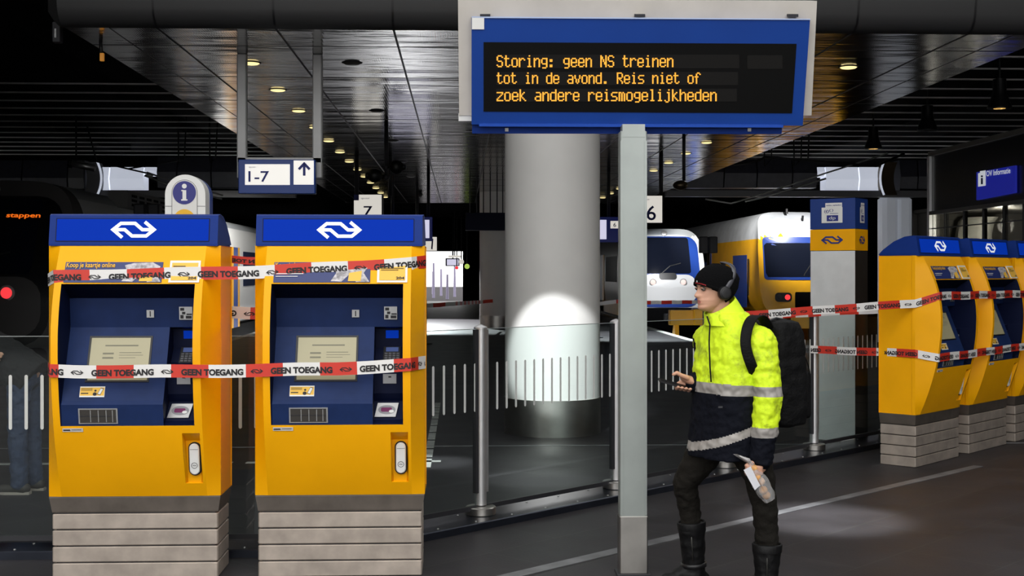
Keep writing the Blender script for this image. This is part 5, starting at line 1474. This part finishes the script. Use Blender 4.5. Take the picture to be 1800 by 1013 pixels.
# right hand: palm under the phone, thumb raised, fingertips curled round the lower edge
body.cap(RWR, J(1213, 669, .02), .027, .030, side=D(0, 0, 1), sq=.75)
body.cap(J(1215, 672, .02), J(1204, 666, .02), .030, .026, side=D(0, .3, 1), sq=.62)
hand_chain([J(1208, 664, -.005), J(1197, 660, -.015), J(1189, 655, -.02), J(1183, 658, -.02)], [.014, .012, .0105, .009])
for k in range(4):
    x = 1212 - k * 7.2
    hand_chain([J(1213 - k * 4.5, 674 - k * .3, .055), J(x, 681 - k * .6, .05), J(x - 1, 687.5 - k * 1.2, .01), J(x + .5, 683.5 - k * 1.2, -.028)], [.0105, .010, .0095, .0085])
def lipsel(c):
    r = c - HC
    u, v, w_ = r.dot(HF), r.dot(HL), r.z
    return 1 if (u > .07 and .0425 < w_ < .0585 and abs(v) < .021 - abs(w_ - .050) * .9) else 0
bod = vox(body, 'body', [SKIN, LIP], P, .0042, 3, pick=lipsel)
# eyes and brows
for s in (-1, 1):
    c = HC + HF * .0765 + HL * (.031 * s) + V((0, 0, .116))
    m = MB(); m.ball(c, .0105, nu=16, nv=10); e = part(m, 'eye', mat('eye_white', (.16, .14, .13), .4), bod, True)
    m = MB(); m.ball(c + HF * .0068, (.0068, .0068, .0068), nu=12, nv=8); part(m, 'iris', mat('iris_dark', (.03, .03, .035), .3), e, True)
    m = MB(); m.tube([head_pt(s * a, .1305) + HF * .001 for a in (.22, .35, .50, .62)], [.002, .0035, .0035, .002], 8); part(m, 'eyebrow', mat('brow_brown', (.05, .03, .02), .8), bod, True)
    m = MB(); m.tube([c + HF * .0105 + HL * (q * .011) + V((0, 0, .006 - abs(q) * .004)) for q in (-1, -.4, .4, 1)], [.002, .004, .004, .002], 8); part(m, 'eyelid', SKIN, bod, True)
# ---- beanie
def bean(a, t, g):
    f0 = math.cos(a)
    zlo = (zpy(500) + zpy(538)) / 2 + (zpy(500) - zpy(538)) / 2 * f0 - HC.z
    w_ = zlo + (.240 - zlo) * t
    p = head_pt(a, min(w_, .2349), g)
    if w_ > .19: p = p + V((0, 0, .013 * (w_ - .19) / .05))
    return p - HF * (.010 * t) 
m = MB()
tt = [0, .08, .18, .3, .42, .55, .66, .76, .85, .92, .97, 1.0]
outer = [[bean(2 * PI * i / 56, t, .014) for i in range(56)] for t in tt]
inner = [[bean(2 * PI * i / 56, t, .004) for i in range(56)] for t in (0.0,)]
m.loft(inner + outer)
bn = part(m, 'beanie', WOOL, P, True)
m = MB(); m.loft([[bean(2 * PI * i / 56, t, g) for i in range(56)] for t, g in ((.0, .0145), (.01, .017), (.12, .017), (.14, .0145))], caps=False); part(m, 'beanie_cuff', WOOL, bn, True)
m = MB(); c = bean(.18, .16, .017); put2d(m, disc2d(0, 0, .006, 14), lambda x, y: c + HL * x + HF * .003 + V((0, 0, y))); part(m, 'beanie_badge', WHITE, bn)
m = MB()
for k in range(9):
    a = .04 + k * .075; p = bean(a, .055, .0178); q = bean(a + .055, .055, .0178)
    m.add([p, q, q + V((0, 0, .005)), p + V((0, 0, .005))], [(0, 1, 2, 3)])
part(m, 'beanie_stripe', mat('beanie_red', (.35, .01, .015), .7), bn)
# ---- jacket
RNG = [(802, 1273, .205, .160), (786, 1275, .207, .162), (760, 1278, .207, .160), (720, 1281, .207, .158), (670, 1284, .212, .160), (625, 1287, .214, .156), (598, 1288, .205, .140), (578, 1287, .168, .122), (562, 1283, .118, .110), (550, 1278, .095, .098)]
def sup(c, hl, hd, n=40, e=.8):
    p = []
    for i in range(n):
        a = 2 * PI * i / n
        ca, sa = math.cos(a), math.sin(a)
        p.append(c + TF * (hd * math.copysign(abs(ca) ** e, ca)) + TL * (hl * math.copysign(abs(sa) ** e, sa)))
    return p
m = MB(); m.loft([sup(J(px, py), hl, hd) for py, px, hl, hd in RNG])
m.cap(J(1318, 596, -.12), LSH, .085, .080); m.cap(J(1260, 596, .12), RSH, .085, .080)
zb1, zb2 = zpy(672), zpy(691)
def jacket_pick(c):
    x = (c - J(1273, 760)).dot(RV) * FPX / PD
    py = 480 + (1.7 - c.z) * FPX / PD
    if py < 671 + .02 * x: return 0
    if py < 690 + .02 * x: return 1
    hb = 764 - max(-60, x) * .36 + (0.004 * max(0, x) ** 2 if False else 0)
    if hb - 8 < py < hb + 7: return 1
    return 2
jk = vox(m, 'jacket', [HIVIS, REFL, NAVYC], P, .0055, 5, .008, .055, jacket_pick)
# collar: bottom ring on the shoulders, top ring tilted up at the nape
m = MB()
cb, ctp = J(1282, 572, .0), J(1264.5, 537, 0)
ax = (J(1290, 520, .02) - J(1239, 553, -.02)) / 2
cr_ = []
for t, g in ((0, .0), (.35, .0), (.7, .0), (.93, .002), (1.0, -.003)):
    c = cb.lerp(ctp, t); va = (-TF * .128).lerp(ax, t); vl = (TL * .128).lerp(HL * .083, t)
    cr_.append([c + va * (math.cos(2 * PI * i / 40) * (1 + g)) + vl * math.sin(2 * PI * i / 40) * (1 + g) for i in range(40)])
for t in (.97, .6, .2):
    c = cb.lerp(ctp, t); va = (-TF * .128).lerp(ax, t) * .90; vl = (TL * .128).lerp(HL * .083, t) * .88
    cr_.append([c + va * math.cos(2 * PI * i / 40) + vl * math.sin(2 * PI * i / 40) for i in range(40)])
m.loft(cr_, caps=False); part(m, 'collar', HIVIS, jk, True)
m = MB(); m.tube([J(1240, 556, -.055), J(1243, 570, -.09), J(1240, 600, -.122), J(1241, 640, -.13), J(1243, 668, -.13)], .004, 8); part(m, 'zip', NAVYC, jk, True)
def sleeve(sh, el, wr, r, bands, far):
    m = MB()
    m.cap(sh, el, r[0], r[1]); m.cap(el, wr, r[1], r[2])
    t = (wr - el).normalized(); L = (wr - el).length
    m.tube([wr - t * .02, wr + t * .028], [r[2] * 1.06, r[2] * 1.03], 20)
    def pick(c):
        s = (c - el).dot(t)
        if far: return 2 if s > L - .075 else 1 if s > L - .105 else 0
        py = 480 + (1.7 - c.z) * FPX / PD
        for lim, mi in bands:
            if py < lim: return mi
        return 2
    return vox(m, 'sleeve', [HIVIS, REFL, NAVYC], jk, .005, 5, .008, .05, pick, 3.1)
sleeve(LSH, LEL, LWR - V((0, 0, .012)), (.083, .070, .060), ((673, 0), (690, 1), (742, 0), (759, 1)), False)
sleeve(RSH, REL, RWR + (REL - RWR).normalized() * .02, (.080, .066, .050), (), True)
m = MB(); put2d(m, rect2d(1253, 708, 1264, 711.5), lambda x, y: J(x, y, -.172)); part(m, 'chest_logo', DARKM, jk)
# ---- trousers
m = MB()
m.cap(J(1302, 772, -.06), J(1264, 772, .06), .118, .118)
for pts, rs in (((NHIP, NT, NKN, NSH, J(1348, 1000, -.01)), (.100, .078, .068, .060, .055)), ((FHIP, FTH, FKN, FSH, J(1231, 985, .26)), (.100, .090, .066, .060, .052))):
    for (a, b), (ra, rb) in zip(zip(pts, pts[1:]), zip(rs, rs[1:])): m.cap(a, b, ra, rb)
vox(m, 'trousers', TROU, P, .007, 4, .008, .06, None, 7.7)
# ---- boots
def boot(top, ank, toe, name='boot'):
    up = (top - ank).normalized(); t = toe.normalized(); sd = V((-t.y, t.x, 0))
    hl = V((ank.x, ank.y, 0)) - t * .045
    m = MB()
    m.tube([ank - V((0, 0, .04)), ank + up * .03, ank.lerp(top, .5), top], [.062, .060, .066, .074], 28)
    m.cap(hl + V((0, 0, .05)), hl + t * .20 + V((0, 0, .045)), .046, .040, side=sd, sq=.95)
    m.cap(V((ank.x, ank.y, .10)), hl + t * .13 + V((0, 0, .07)), .060, .042)
    b = vox(m, name, BOOT, P, .006, 5, .005, .05, None, 1.3)
    m = MB(); rr_ = [(hl - t * .055 + sd * .0), (hl - t * .03 + sd * .045), (hl + t * .10 + sd * .042), (hl + t * .20 + sd * .052), (hl + t * .255 + sd * .02), (hl + t * .255 - sd * .02), (hl + t * .20 - sd * .045), (hl + t * .10 - sd * .038), (hl - t * .03 - sd * .042)]
    m.prism(rr_, (0, 0, .024)); part(m, 'sole', BLACK, b)
    n1 = (up.cross(sd)).normalized()
    m = MB()
    ring = lambda r, o: [top + up * o + (sd * math.cos(2 * PI * i / 28) + n1 * math.sin(2 * PI * i / 28)) * r for i in range(28)]
    m.loft([ring(.066, -.03), ring(.066, .008), ring(.072, .014), ring(.078, .006), ring(.075, -.03)], caps=False); part(m, 'cuff', BOOT, b, True)
    m = MB(); q = ank.lerp(top, .45) + D(-.012, -.0655); m.tube([q + up * -.06, q + up * .11], .004, 8, up=(1, 0, 0)); part(m, 'zipper', mat('zip_grey', (.06, .06, .055), .4, .5), b, True)
    m = MB(); q = ank.lerp(top, .06); m.loft([[q + up * o + (sd * math.cos(2 * PI * i / 28) + n1 * math.sin(2 * PI * i / 28)) * r for i in range(28)] for o, r in ((-.012, .060), (-.010, .069), (.012, .070), (.014, .060))], caps=False); part(m, 'strap', BLACK, b, True)
    return b
boot(J(1347, 958, -.02), V((*J(1346, 1000, -.02).xy, .115)), D(-.93, -.36))
boot(J(1227, 937, .24), V((*J(1233, 1000, .27).xy, .115)), D(-.98, -.05))
# ---- things carried
ho = thing('headphones', HC + V((0, 0, .1)), 'black over-ear headphones worn over the black beanie', 'headphones')
uc_ = -.011
m = MB()
pts = []
for i in range(25):
    a = PI * i / 24
    pts.append(HC + HL * (.093 * math.cos(a)) + HF * (uc_ - .045 * abs(math.sin(2 * a)) - .034 * math.sin(a)) + V((0, 0, zpy(512) - HC.z + .149 * math.sin(a))))
m.tube(pts, [.006] * 25, 10, flat=1.0)
m2 = MB()
rings = []
for i, p in enumerate(pts):
    t = (pts[min(i + 1, 24)] - pts[max(0, i - 1)]).normalized(); s_ = HF - t * HF.dot(t); s_.normalize(); n_ = t.cross(s_)
    rings.append([p + s_ * (.0125 * math.cos(2 * PI * k / 12)) + n_ * (.0045 * math.sin(2 * PI * k / 12)) for k in range(12)])
m2.loft(rings); part(m2, 'headband', mat('headband_satin', (.05, .05, .06), .3), ho, True)
for s in (1, -1):
    c = HC + HL * (.094 * s) + HF * uc_ + V((0, 0, zpy(515) - HC.z))
    T = M4.Translation(c) @ (HL * s).to_track_quat('Z', 'Y').to_matrix().to_4x4()
    m = MB(); m.lathe([(.030, -.016), (.035, -.012), (.036, .004), (.033, .012), (.026, .015)], 28, T); cu = part(m, 'ear_cup', BLACK, ho, smooth=.6)
    m = MB(); m.lathe([(.025, .0152), (.025, .0175), (.022, .0185)], 28, T); part(m, 'cup_plate', mat('cup_grey', (.025, .025, .027), .35), cu, smooth=.5)

bp = thing('backpack', J(1374, 752, .12), 'black backpack with a hanging strap worn by the walking person', 'backpack')
m = MB()
bc = J(1371, 660, .115)
def bring(z, hw_, hd_, sh=0.0):
    p = []
    for i in range(36):
        a = 2 * PI * i / 36; ca, sa = math.cos(a), math.sin(a)
        p.append(V((bc.x, bc.y, z)) - TF * (sh + hd_ * math.copysign(abs(ca) ** .45, ca)) + TL * (hw_ * math.copysign(abs(sa) ** .45, sa)))
    return p
m.loft([bring(zpy(752), .12, .075, .01), bring(zpy(748), .145, .10, .01), bring(zpy(720), .155, .11, .01), bring(zpy(660), .155, .112), bring(zpy(600), .15, .108, -.005), bring(zpy(576), .14, .10, -.01), bring(zpy(567), .125, .085, -.01), bring(zpy(564), .09, .06, -.01)])
sh_ = vox(m, 'pack_body', PACK, bp, .007, 4, .006, .07, None, 5.5)
m = MB(); o_ = bc - TF * .115
m.loft([[o_ - TF * e + TL * x + V((0, 0, z - bc.z)) for x, z in rrect2d(-.12, zpy(740), .12, zpy(655), .03)[0]] for e in (-.02, .012, .022)]); part(m, 'front_pocket', PACK, bp, smooth=.5)
m = MB(); m.tube([J(1347, 566, .0), J(1368, 560, .05), J(1395, 566, .12)], .006, 8); part(m, 'top_piping', DARKM, bp, True)
def strap(pts, wid, th, mt, nm, side):
    m = MB(); rings = []
    # smooth the path
    P_ = [V(p) for p in pts]; Q = []
    for i in range(len(P_) - 1):
        a, b, c, d_ = P_[max(0, i - 1)], P_[i], P_[i + 1], P_[min(len(P_) - 1, i + 2)]
        for k in range(6):
            t = k / 6
            Q.append(.5 * ((2 * b) + (c - a) * t + (2 * a - 5 * b + 4 * c - d_) * t * t + (3 * b - a - 3 * c + d_) * t ** 3))
    Q.append(P_[-1])
    for i, p in enumerate(Q):
        t = (Q[min(i + 1, len(Q) - 1)] - Q[max(0, i - 1)]).normalized(); s_ = V(side) - t * V(side).dot(t); s_.normalize(); n_ = t.cross(s_)
        rings.append([p + s_ * (wid * math.copysign(abs(math.cos(2 * PI * k / 12)) ** .6, math.cos(2 * PI * k / 12))) + n_ * (th * math.sin(2 * PI * k / 12)) for k in range(12)])
    m.loft(rings); return part(m, nm, mt, bp, True)
strap([J(1352, 580, .0), J(1334, 558, -.09), J(1315, 556, -.15), J(1301, 571, -.215), J(1295, 595, -.245), J(1298, 617, -.25), J(1307, 640, -.235), J(1322, 665, -.15), J(1346, 690, .02)], .027, .006, PACK, 'shoulder_strap', RV)
strap([J(1398, 615, .10), J(1416, 622, .08), J(1428, 648, .08), J(1431, 676, .08), J(1426, 697, .08), J(1409, 708, .09), J(1402, 690, .10)], .010, .003, PACK, 'loose_strap', D(.2, 1))
m = MB(); m.cbox(J(1404, 712, .07), J(1422, 700, .10), .006); part(m, 'strap_buckle', BLACK, bp)
m = MB()
a_, b_ = J(1390, 672, -.02), J(1393, 640, -.02)
put2d(m, fit(text2d('red', .01), 0, 0, 1, 1), lambda u, v_: a_.lerp(b_, u) + RV * (v_ * .012 - .01) + FV * 0)
PH_ = thing('smartphone', J(1187, 676, .01), 'black smartphone held flat in the right hand of the walking person', 'phone')
ux = (J(1156, 667.5) - J(1216, 684.5)); L_p = ux.length; ux.normalize(); uy = D(0, 1, .12).normalized(); uz = ux.cross(uy)
pc = J(1186, 676, .012)
def pbox(l0, l1, w0, w1, t0, t1):
    m = MB(); m.loft([[pc + ux * x + uy * y + uz * t for x, y in rrect2d(l0, w0, l1, w1, .008)[0]] for t in (t0, t1)]); return m
ph = part(pbox(-.080, .084, -.036, .036, -.0045, .0045), 'case', BLACK, PH_)
part(pbox(-.076, .080, -.033, .033, -.0053, -.0045), 'screen', SCRBLK, PH_)
bag = thing('bread_bag', J(1318, 862, -.21), 'clear plastic bag of bread rolls held in the left hand of the walking person', 'bag')
m = MB()
bax = (J(1335, 862, -.235) - J(1302, 800, -.225)); bl_ = bax.length; bax.normalize(); bu = (V((0, 0, 1)) - bax * bax.z).normalized(); bw_ = bax.cross(bu)
rings = []
for k in range(19):
    t = k / 18
    c = J(1302, 800, -.225) + bax * (bl_ * 1.06 * t)
    r = lerp(t, [(0, .014), (.12, .020), (.3, .036), (.55, .043), (.8, .044), (.93, .038), (1, .030)])
    ring = []
    for i in range(28):
        aa = 2 * PI * i / 28
        cr = 1 + .30 * NZ.noise(V((math.cos(aa) * 2.2, math.sin(aa) * 2.2, t * 6 + 3)))
        ring.append(c + bu * (math.cos(aa) * r * cr * .9) + bw_ * (math.sin(aa) * r * cr))
    rings.append(ring)
m.loft(rings)
part(m, 'film', BAGPL, bag, 0.5)
m = MB(); m.loft([[J(px, py, -.23) + D(math.cos(2 * PI * i / 20) * r * (1 + .35 * math.sin(3 * i)), math.sin(2 * PI * i / 20) * r * .7, math.cos(2 * PI * i / 20) * r * -.3) for i in range(20)] for px, py, r in ((1290, 791, .034), (1295, 796, .026), (1301, 802, .014))]); part(m, 'gathered_neck', mat('bag_white', (.55, .53, .52), .5), bag, True)
m = MB(); put2d(m, ([(1290, 812), (1302, 806), (1318, 838), (1309, 846)], [(0, 1, 2, 3)]), lambda x, y: J(x, y, -.272)); part(m, 'paper_label', mat('label_grey', (.62, .62, .66), .5), bag)
BREAD = mat('bread_crust', (0.50, 0.26, 0.09), .7, var=.4, vs=30)
for k, (px, py, dd, lab) in enumerate(((1310, 812, -.238, 'bread roll at the top of the clear bag'), (1314, 826, -.250, 'second bread roll from the top of the clear bag'), (1322, 834, -.228, 'bread roll in the middle of the clear bag'), (1325, 847, -.252, 'second bread roll from the bottom of the clear bag'), (1331, 857, -.236, 'bread roll at the bottom of the clear bag'))):
    c = J(px, py, dd); m = MB(); m.ball(c, (.021, .020, .021), nu=16, nv=10)
    tag(m.build('bread_roll', BREAD, None, True, org=c), lab, 'bread', 'bread rolls in the bag')

# ---- bystander behind the glass at the far left
B = 9.75
sB = FPX / B
def JB(px, py, dd=0.0): return W(px, py, B) + FV * dd
bb = JB(38, 866); bb.z = 0
Q = thing('person', bb, 'person in blue jeans and dark coat bending forward behind the glass at the far left', 'person')
pz = lambda z: 480 + (1.7 - z) * sB
HIPB = JB(42, pz(.93)); CHB = JB(-62, pz(1.24)); HDB = JB(-118, pz(1.36))
m = MB()
m.ball(HDB, (.095, .08, .11)); m.cap(HDB + D(.05, 0, -.04), CHB, .055, .07)
m.cap(CHB + D(0, -.16), CHB + D(0, .16), .07, .07); m.cap(CHB, HIPB, .12, .12)
for s in (-1, 1):
    kn = JB(43 + 4 * s, pz(.48), .085 * s)
    m.cap(HIPB + D(0, .08 * s), kn, .065, .05); m.cap(kn, JB(47 + 5 * s, pz(.12), .09 * s), .05, .04)
    el = JB(-38, pz(1.00), .24 * s); wr = JB(-2 if s < 0 else -40, pz(1.045), .24 * s)
    if s > 0: wr = JB(-75, pz(.86), .24)
    m.cap(CHB + D(0, .19 * s), el, .048, .04); m.cap(el, wr, .04, .03)
    t = (wr - el).normalized()
    m.cap(wr, wr + t * .07, .032, .032, side=D(0, 1), sq=.7)
    for k in range(4): m.cap(wr + t * .07 + V((0, 0, .026 - k * .016)), wr + t * (.135 - .012 * abs(k - 1)) + V((0, 0, .020 - k * .018)), .010, .008, n=8)
    m.cap(wr + t * .03 + V((0, 0, .03)), wr + t * .085 + V((0, 0, .055)), .012, .009, n=8)
m.ball(HDB + D(-.095, 0, -.02), (.022, .014, .02))
vox(m, 'body', SKIN, Q, .007, 3)
m = MB()
ux_ = (CHB - HIPB).normalized(); nx_ = V((0, 0, 1)) - ux_ * ux_.z; nx_.normalize(); sd_ = ux_.cross(nx_)
L_c = (CHB - HIPB).length
m.loft([[HIPB + ux_ * q + nx_ * (hd * math.cos(2 * PI * i / 32)) + sd_ * (hl * math.sin(2 * PI * i / 32)) for i in range(32)] for q, hl, hd in ((-.10, .19, .17), (.05, .20, .17), (L_c * .6, .21, .155), (L_c, .20, .13), (L_c + .08, .10, .09))])
for s in (-1, 1):
    el = JB(-38, pz(1.00), .24 * s); wr = JB(-2, pz(1.045), -.24) if s < 0 else JB(-75, pz(.86), .24)
    m.cap(CHB + D(0, .18 * s), el, .075, .06); m.cap(el, el.lerp(wr, .9), .06, .048)
vox(m, 'coat', mat('dark_coat', (.006, .006, .007), .85), Q, .009, 4, .008, .06)
m = MB()
m.cap(HIPB + D(0, -.06, -.04), HIPB + D(0, .06, -.04), .12, .12)
for s in (-1, 1):
    kn = JB(43 + 4 * s, pz(.48), .085 * s)
    m.cap(HIPB + D(0, .08 * s, -.05), kn, .098, .075); m.cap(kn, JB(47 + 5 * s, pz(.09), .09 * s), .075, .066)
vox(m, 'jeans', mat('blue_denim', (.028, .045, .095), .8, bump=.2, bs=60), Q, .008, 4, .009, .06)
for s in (-1, 1):
    c = JB(47 + 5 * s, 866, .09 * s); c.z = 0
    m = MB(); m.cap(c + D(.04, 0, .045), c + D(-.15, 0, .038), .045, .036); m.cap(c + D(.0, 0, .09), c + D(-.02, 0, .05), .048, .045)
    sh_ = vox(m, 'shoe', mat('shoe_dark', (.03, .026, .022), .6), Q, .006, 3)
    m = MB(); m.prism([c + D(x, y) for x, y in ((.085, -.03), (.085, .03), (-.1, .04), (-.19, .02), (-.19, -.02), (-.1, -.04))], (0, 0, .02)); part(m, 'sole', mat('shoe_sole_pale', (.35, .30, .26), .6), sh_)
m = MB(); m.ball(HDB + D(.02, 0, .03), (.10, .09, .10)); vox(m, 'hair', mat('dark_hair', (.006, .005, .004), .8), Q, .008, 2, .006, .03)

# ================================================================== BARRIER TAPE
def tape(label, pts, wid=.071, phase=0.0, tphase=0.0, mirror=False, text=True, period=.40, twist=None, grp='red and white barrier tapes'):
    pts = [V(p) for p in pts]
    o = thing('barrier_tape', pts[0], label, 'barrier tape', grp)
    cum = [0.0]
    for a, b in zip(pts, pts[1:]): cum.append(cum[-1] + (b - a).length)
    L = cum[-1]
    # side directions across the tape
    ups = []
    for i in range(len(pts)):
        t = (pts[min(i + 1, len(pts) - 1)] - pts[max(0, i - 1)]).normalized()
        u = V((0, 0, 1)) - t * t.z
        u.normalize()
        if twist and twist[i]:
            n = t.cross(u); u = u * math.cos(twist[i]) + n * math.sin(twist[i])
        ups.append(u)
    def at(s, v, off=0.0):
        s = min(max(s, 0), L - 1e-6)
        for i in range(len(pts) - 1):
            if s <= cum[i + 1]: break
        f = (s - cum[i]) / max(1e-9, cum[i + 1] - cum[i])
        c = pts[i].lerp(pts[i + 1], f); u = ups[i].lerp(ups[i + 1], f).normalized()
        t = (pts[i + 1] - pts[i]).normalized()
        n = t.cross(u)
        if n.dot(CAM - c) < 0: n = -n
        wob = .0025 * math.sin(s * 9 + tphase * 7)
        return c + u * (v * wid + wob) + n * (off + .0016 * math.sin(s * 23))
    m = MB()
    br = sorted(set([0, L] + cum + [k * period / 2 - phase for k in range(int((L + phase) / (period / 2)) + 2) if 0 < k * period / 2 - phase < L] + [L * k / int(L / .05) for k in range(1, int(L / .05))]))
    for s0, s1 in zip(br, br[1:]):
        if s1 - s0 < 1e-5: continue
        k = int(math.floor(((s0 + s1) / 2 + phase) / (period / 2)))
        m.mi = k % 2
        m.add([at(s0, -.5), at(s1, -.5), at(s1, .5), at(s0, .5)], [(0, 1, 2, 3)])
    st = part(m, 'strip', [TWHITE, RED], o, recalc=False)
    if text:
        m = MB()
        g = fit(text2d('GEEN TOEGANG', .05), 0, -.25, .333, .25)
        s = -tphase
        while s < L:
            if s + .333 > 0:
                f2 = (lambda x, y: at(L - (s + x), y - .08, .0025)) if mirror else (lambda x, y: at(s + x, y - .08, .0025))
                vs = [p for p in g[0]]
                keep = [f for f in g[1] if all(0 < s + g[0][i][0] < L for i in f)]
                if keep: m.add([f2(x, y) for x, y in vs], keep)
            if 0 < s + .37 and s + .45 < L:
                f3 = (lambda x, y: at(L - (s + .405 + x * .033), y * .42 - .06, .0025)) if mirror else (lambda x, y: at(s + .405 + x * .033, y * .42 - .06, .0025))
                put2d(m, ARROWS, f3)
            s += .48
        if m.v: part(m, 'lettering', INK, st, recalc=False)
    return o
def FM(px, py, y): return GY(px, py, y)          # y = distance of the strip from the viewer
def TP(mach, u, py, off=.012):
    # a point on the housing front at sideways place u and picture height py
    x = mach.location.x + u
    z = 1.6
    for _ in range(4):
        y = mach.location.y + (-bow(z) if abs(u) < HW - CH + .02 else .004) - off
        k = y
        z = 1.7 - (py - 480) / FPX * (x * SN + y * CS)
    return V((x, y, z))
UW = HW - CH + .004; UE = HW + .007
tape('upper barrier tape stretched across the two left ticket machines', [TP(TM, -UE, 493, 0), TP(TM, -UW, 487), TP(TM, -.27, 486), TP(TM, UW - .02, 481), TP(TM2, -UW + .02, 477.5), TP(TM2, .13, 469), TP(TM2, UW, 463.5), TP(TM2, UE, 461, 0)], phase=.05, tphase=.0285)
tape('lower barrier tape stretched across the two left ticket machines', [TP(TM, -UE, 647, 0), TP(TM, -UW, 652.5), TP(TM, -.27, 653.5), TP(TM, UW - .02, 653), TP(TM2, -UW + .02, 651), TP(TM2, 0, 648.5), TP(TM2, UW, 641.5), TP(TM2, UE, 637, 0)], phase=.126, tphase=.032)
YBK = YM + .375
tape('upper back strand of tape behind the two left ticket machines', [FM(104, 452, YBK), FM(250, 454, YBK), FM(404, 455.5, YBK), FM(434, 458, YBK), FM(560, 460, YBK), FM(728, 460, YBK)], wid=.045, phase=.02, tphase=.1, mirror=True)
tape('lower back strand of tape behind the two left ticket machines', [FM(104, 530, YBK), FM(300, 540, YBK), FM(402, 548, YBK), FM(436, 551, YBK), FM(560, 556, YBK), FM(728, 556, YBK)], phase=.29, tphase=.40, mirror=True)
# right strands from the barrier posts to the right machines
mfront = lambda k, u, z, off=.012: RMACH[k].matrix_basis @ V((u, -bow(z) - off, z)) if abs(u) < HW - CH + .001 else RMACH[k].matrix_basis @ V((u, -off, z))
def zat(py, d): return 1.7 - (py - 480) / FPX * d
post3 = CW(PST[3].x, PST[3].y)
zu = 1.515; zl_ = 1.005
p_up = [V((*(post3 + D(.03, -.05)).xy, zat(557, 10.62))), mfront(0, -HW, 1.435, .02) + D(-.02, 0)]
up_pts = p_up + [mfront(0, -.40, 1.50), mfront(0, .40, 1.498), mfront(1, -.40, 1.497), mfront(1, .40, 1.495), mfront(2, -.40, 1.494), mfront(2, .40, 1.49)]
tape('upper barrier tape running from a post across the right ticket machines', up_pts, phase=.05, tphase=.22)
post4 = CW(PST[4].x, PST[4].y)
lo_pts = [V((*(post4 + D(-.045, -.05)).xy, zat(615, 11.68))), mfront(0, -HW, zat(622, 10.9), .02) + D(-.02, 0), mfront(0, -.40, .965), mfront(0, .40, .968), mfront(1, -.40, .972), mfront(1, .40, .98), mfront(2, -.40, .985), mfront(2, .40, .99)]
tape('lower barrier tape with reversed print across the right ticket machines', lo_pts, phase=.12, tphase=.1, mirror=True)
bk = lambda k, u, z: RMACH[k].matrix_basis @ V((u, .352, z))
tape('second thin barrier tape strand between the post and the kiosk side', [V((*(post3 + D(.05, .03)).xy, zat(563, 10.7))), V((*(post4 + D(.02, -.09)).xy, zat(552, 11.7))), bk(0, -.46, 1.36), bk(0, .3, 1.37)], wid=.040, phase=.22, text=False)
# far tapes across the platform
c2 = CW((842 - 900) / 56.5, 38.5)
pc1 = W(752, 536, 27.5)
tape('distant barrier tape across the platform left of the thick column', [W(748, 538, 30), W(800, 534, 31), W(846, 531, 38), W(868, 529, 38.52)], wid=.10, text=False, period=1.0, phase=.2)
tape('distant barrier tape across the platform in front of the white train', [W(1050, 535, 33), W(1085, 530, 33), W(1140, 532, 34), W(1236, 531, 36)], wid=.10, text=False, period=1.0)

def tape_stand(px, d, label):
    q = W(px, 500, d)
    o = thing('tape_stand', (q.x, q.y, 0), label, 'stand')
    T = M4.Translation((q.x, q.y + .03, 0))
    m = MB(); m.lathe([(.16, 0), (.16, .02), (.03, .04)], 24, T); part(m, 'foot', DARKM, o, smooth=.5)
    m = MB(); m.lathe([(.03, .03), (.03, 1.05)], 16, T); part(m, 'post', DARKM, o, smooth=.5)
tape_stand(748, 30, 'dark tape stand just past the second ticket machine, holding the distant tape')
tape_stand(1050, 33, 'dark tape stand at the right edge of the thick column')
tape_stand(1237, 36, 'dark tape stand behind the head of the walking person')

# pale masts outside, beyond the end of the platform
MAST = mat('mast_lavender_grey', (.30, .27, .40), .7)
for k, (x, y, h) in enumerate(((-1.9, 88, 3.4), (-1.5, 96, 3.0), (-.9, 84, 2.6), (-.45, 92, 3.2), (-2.3, 104, 2.8))):
    m = MB(); m.tube([(x, y, -.05), (x, y, h - 1.0)], [.10, .07], 10)
    tag(m.build('platform_mast', MAST, None, org=(x, y, -.05)), 'thin pale mast standing in the bright daylight beyond the platform end', 'mast', 'masts beyond the platform')
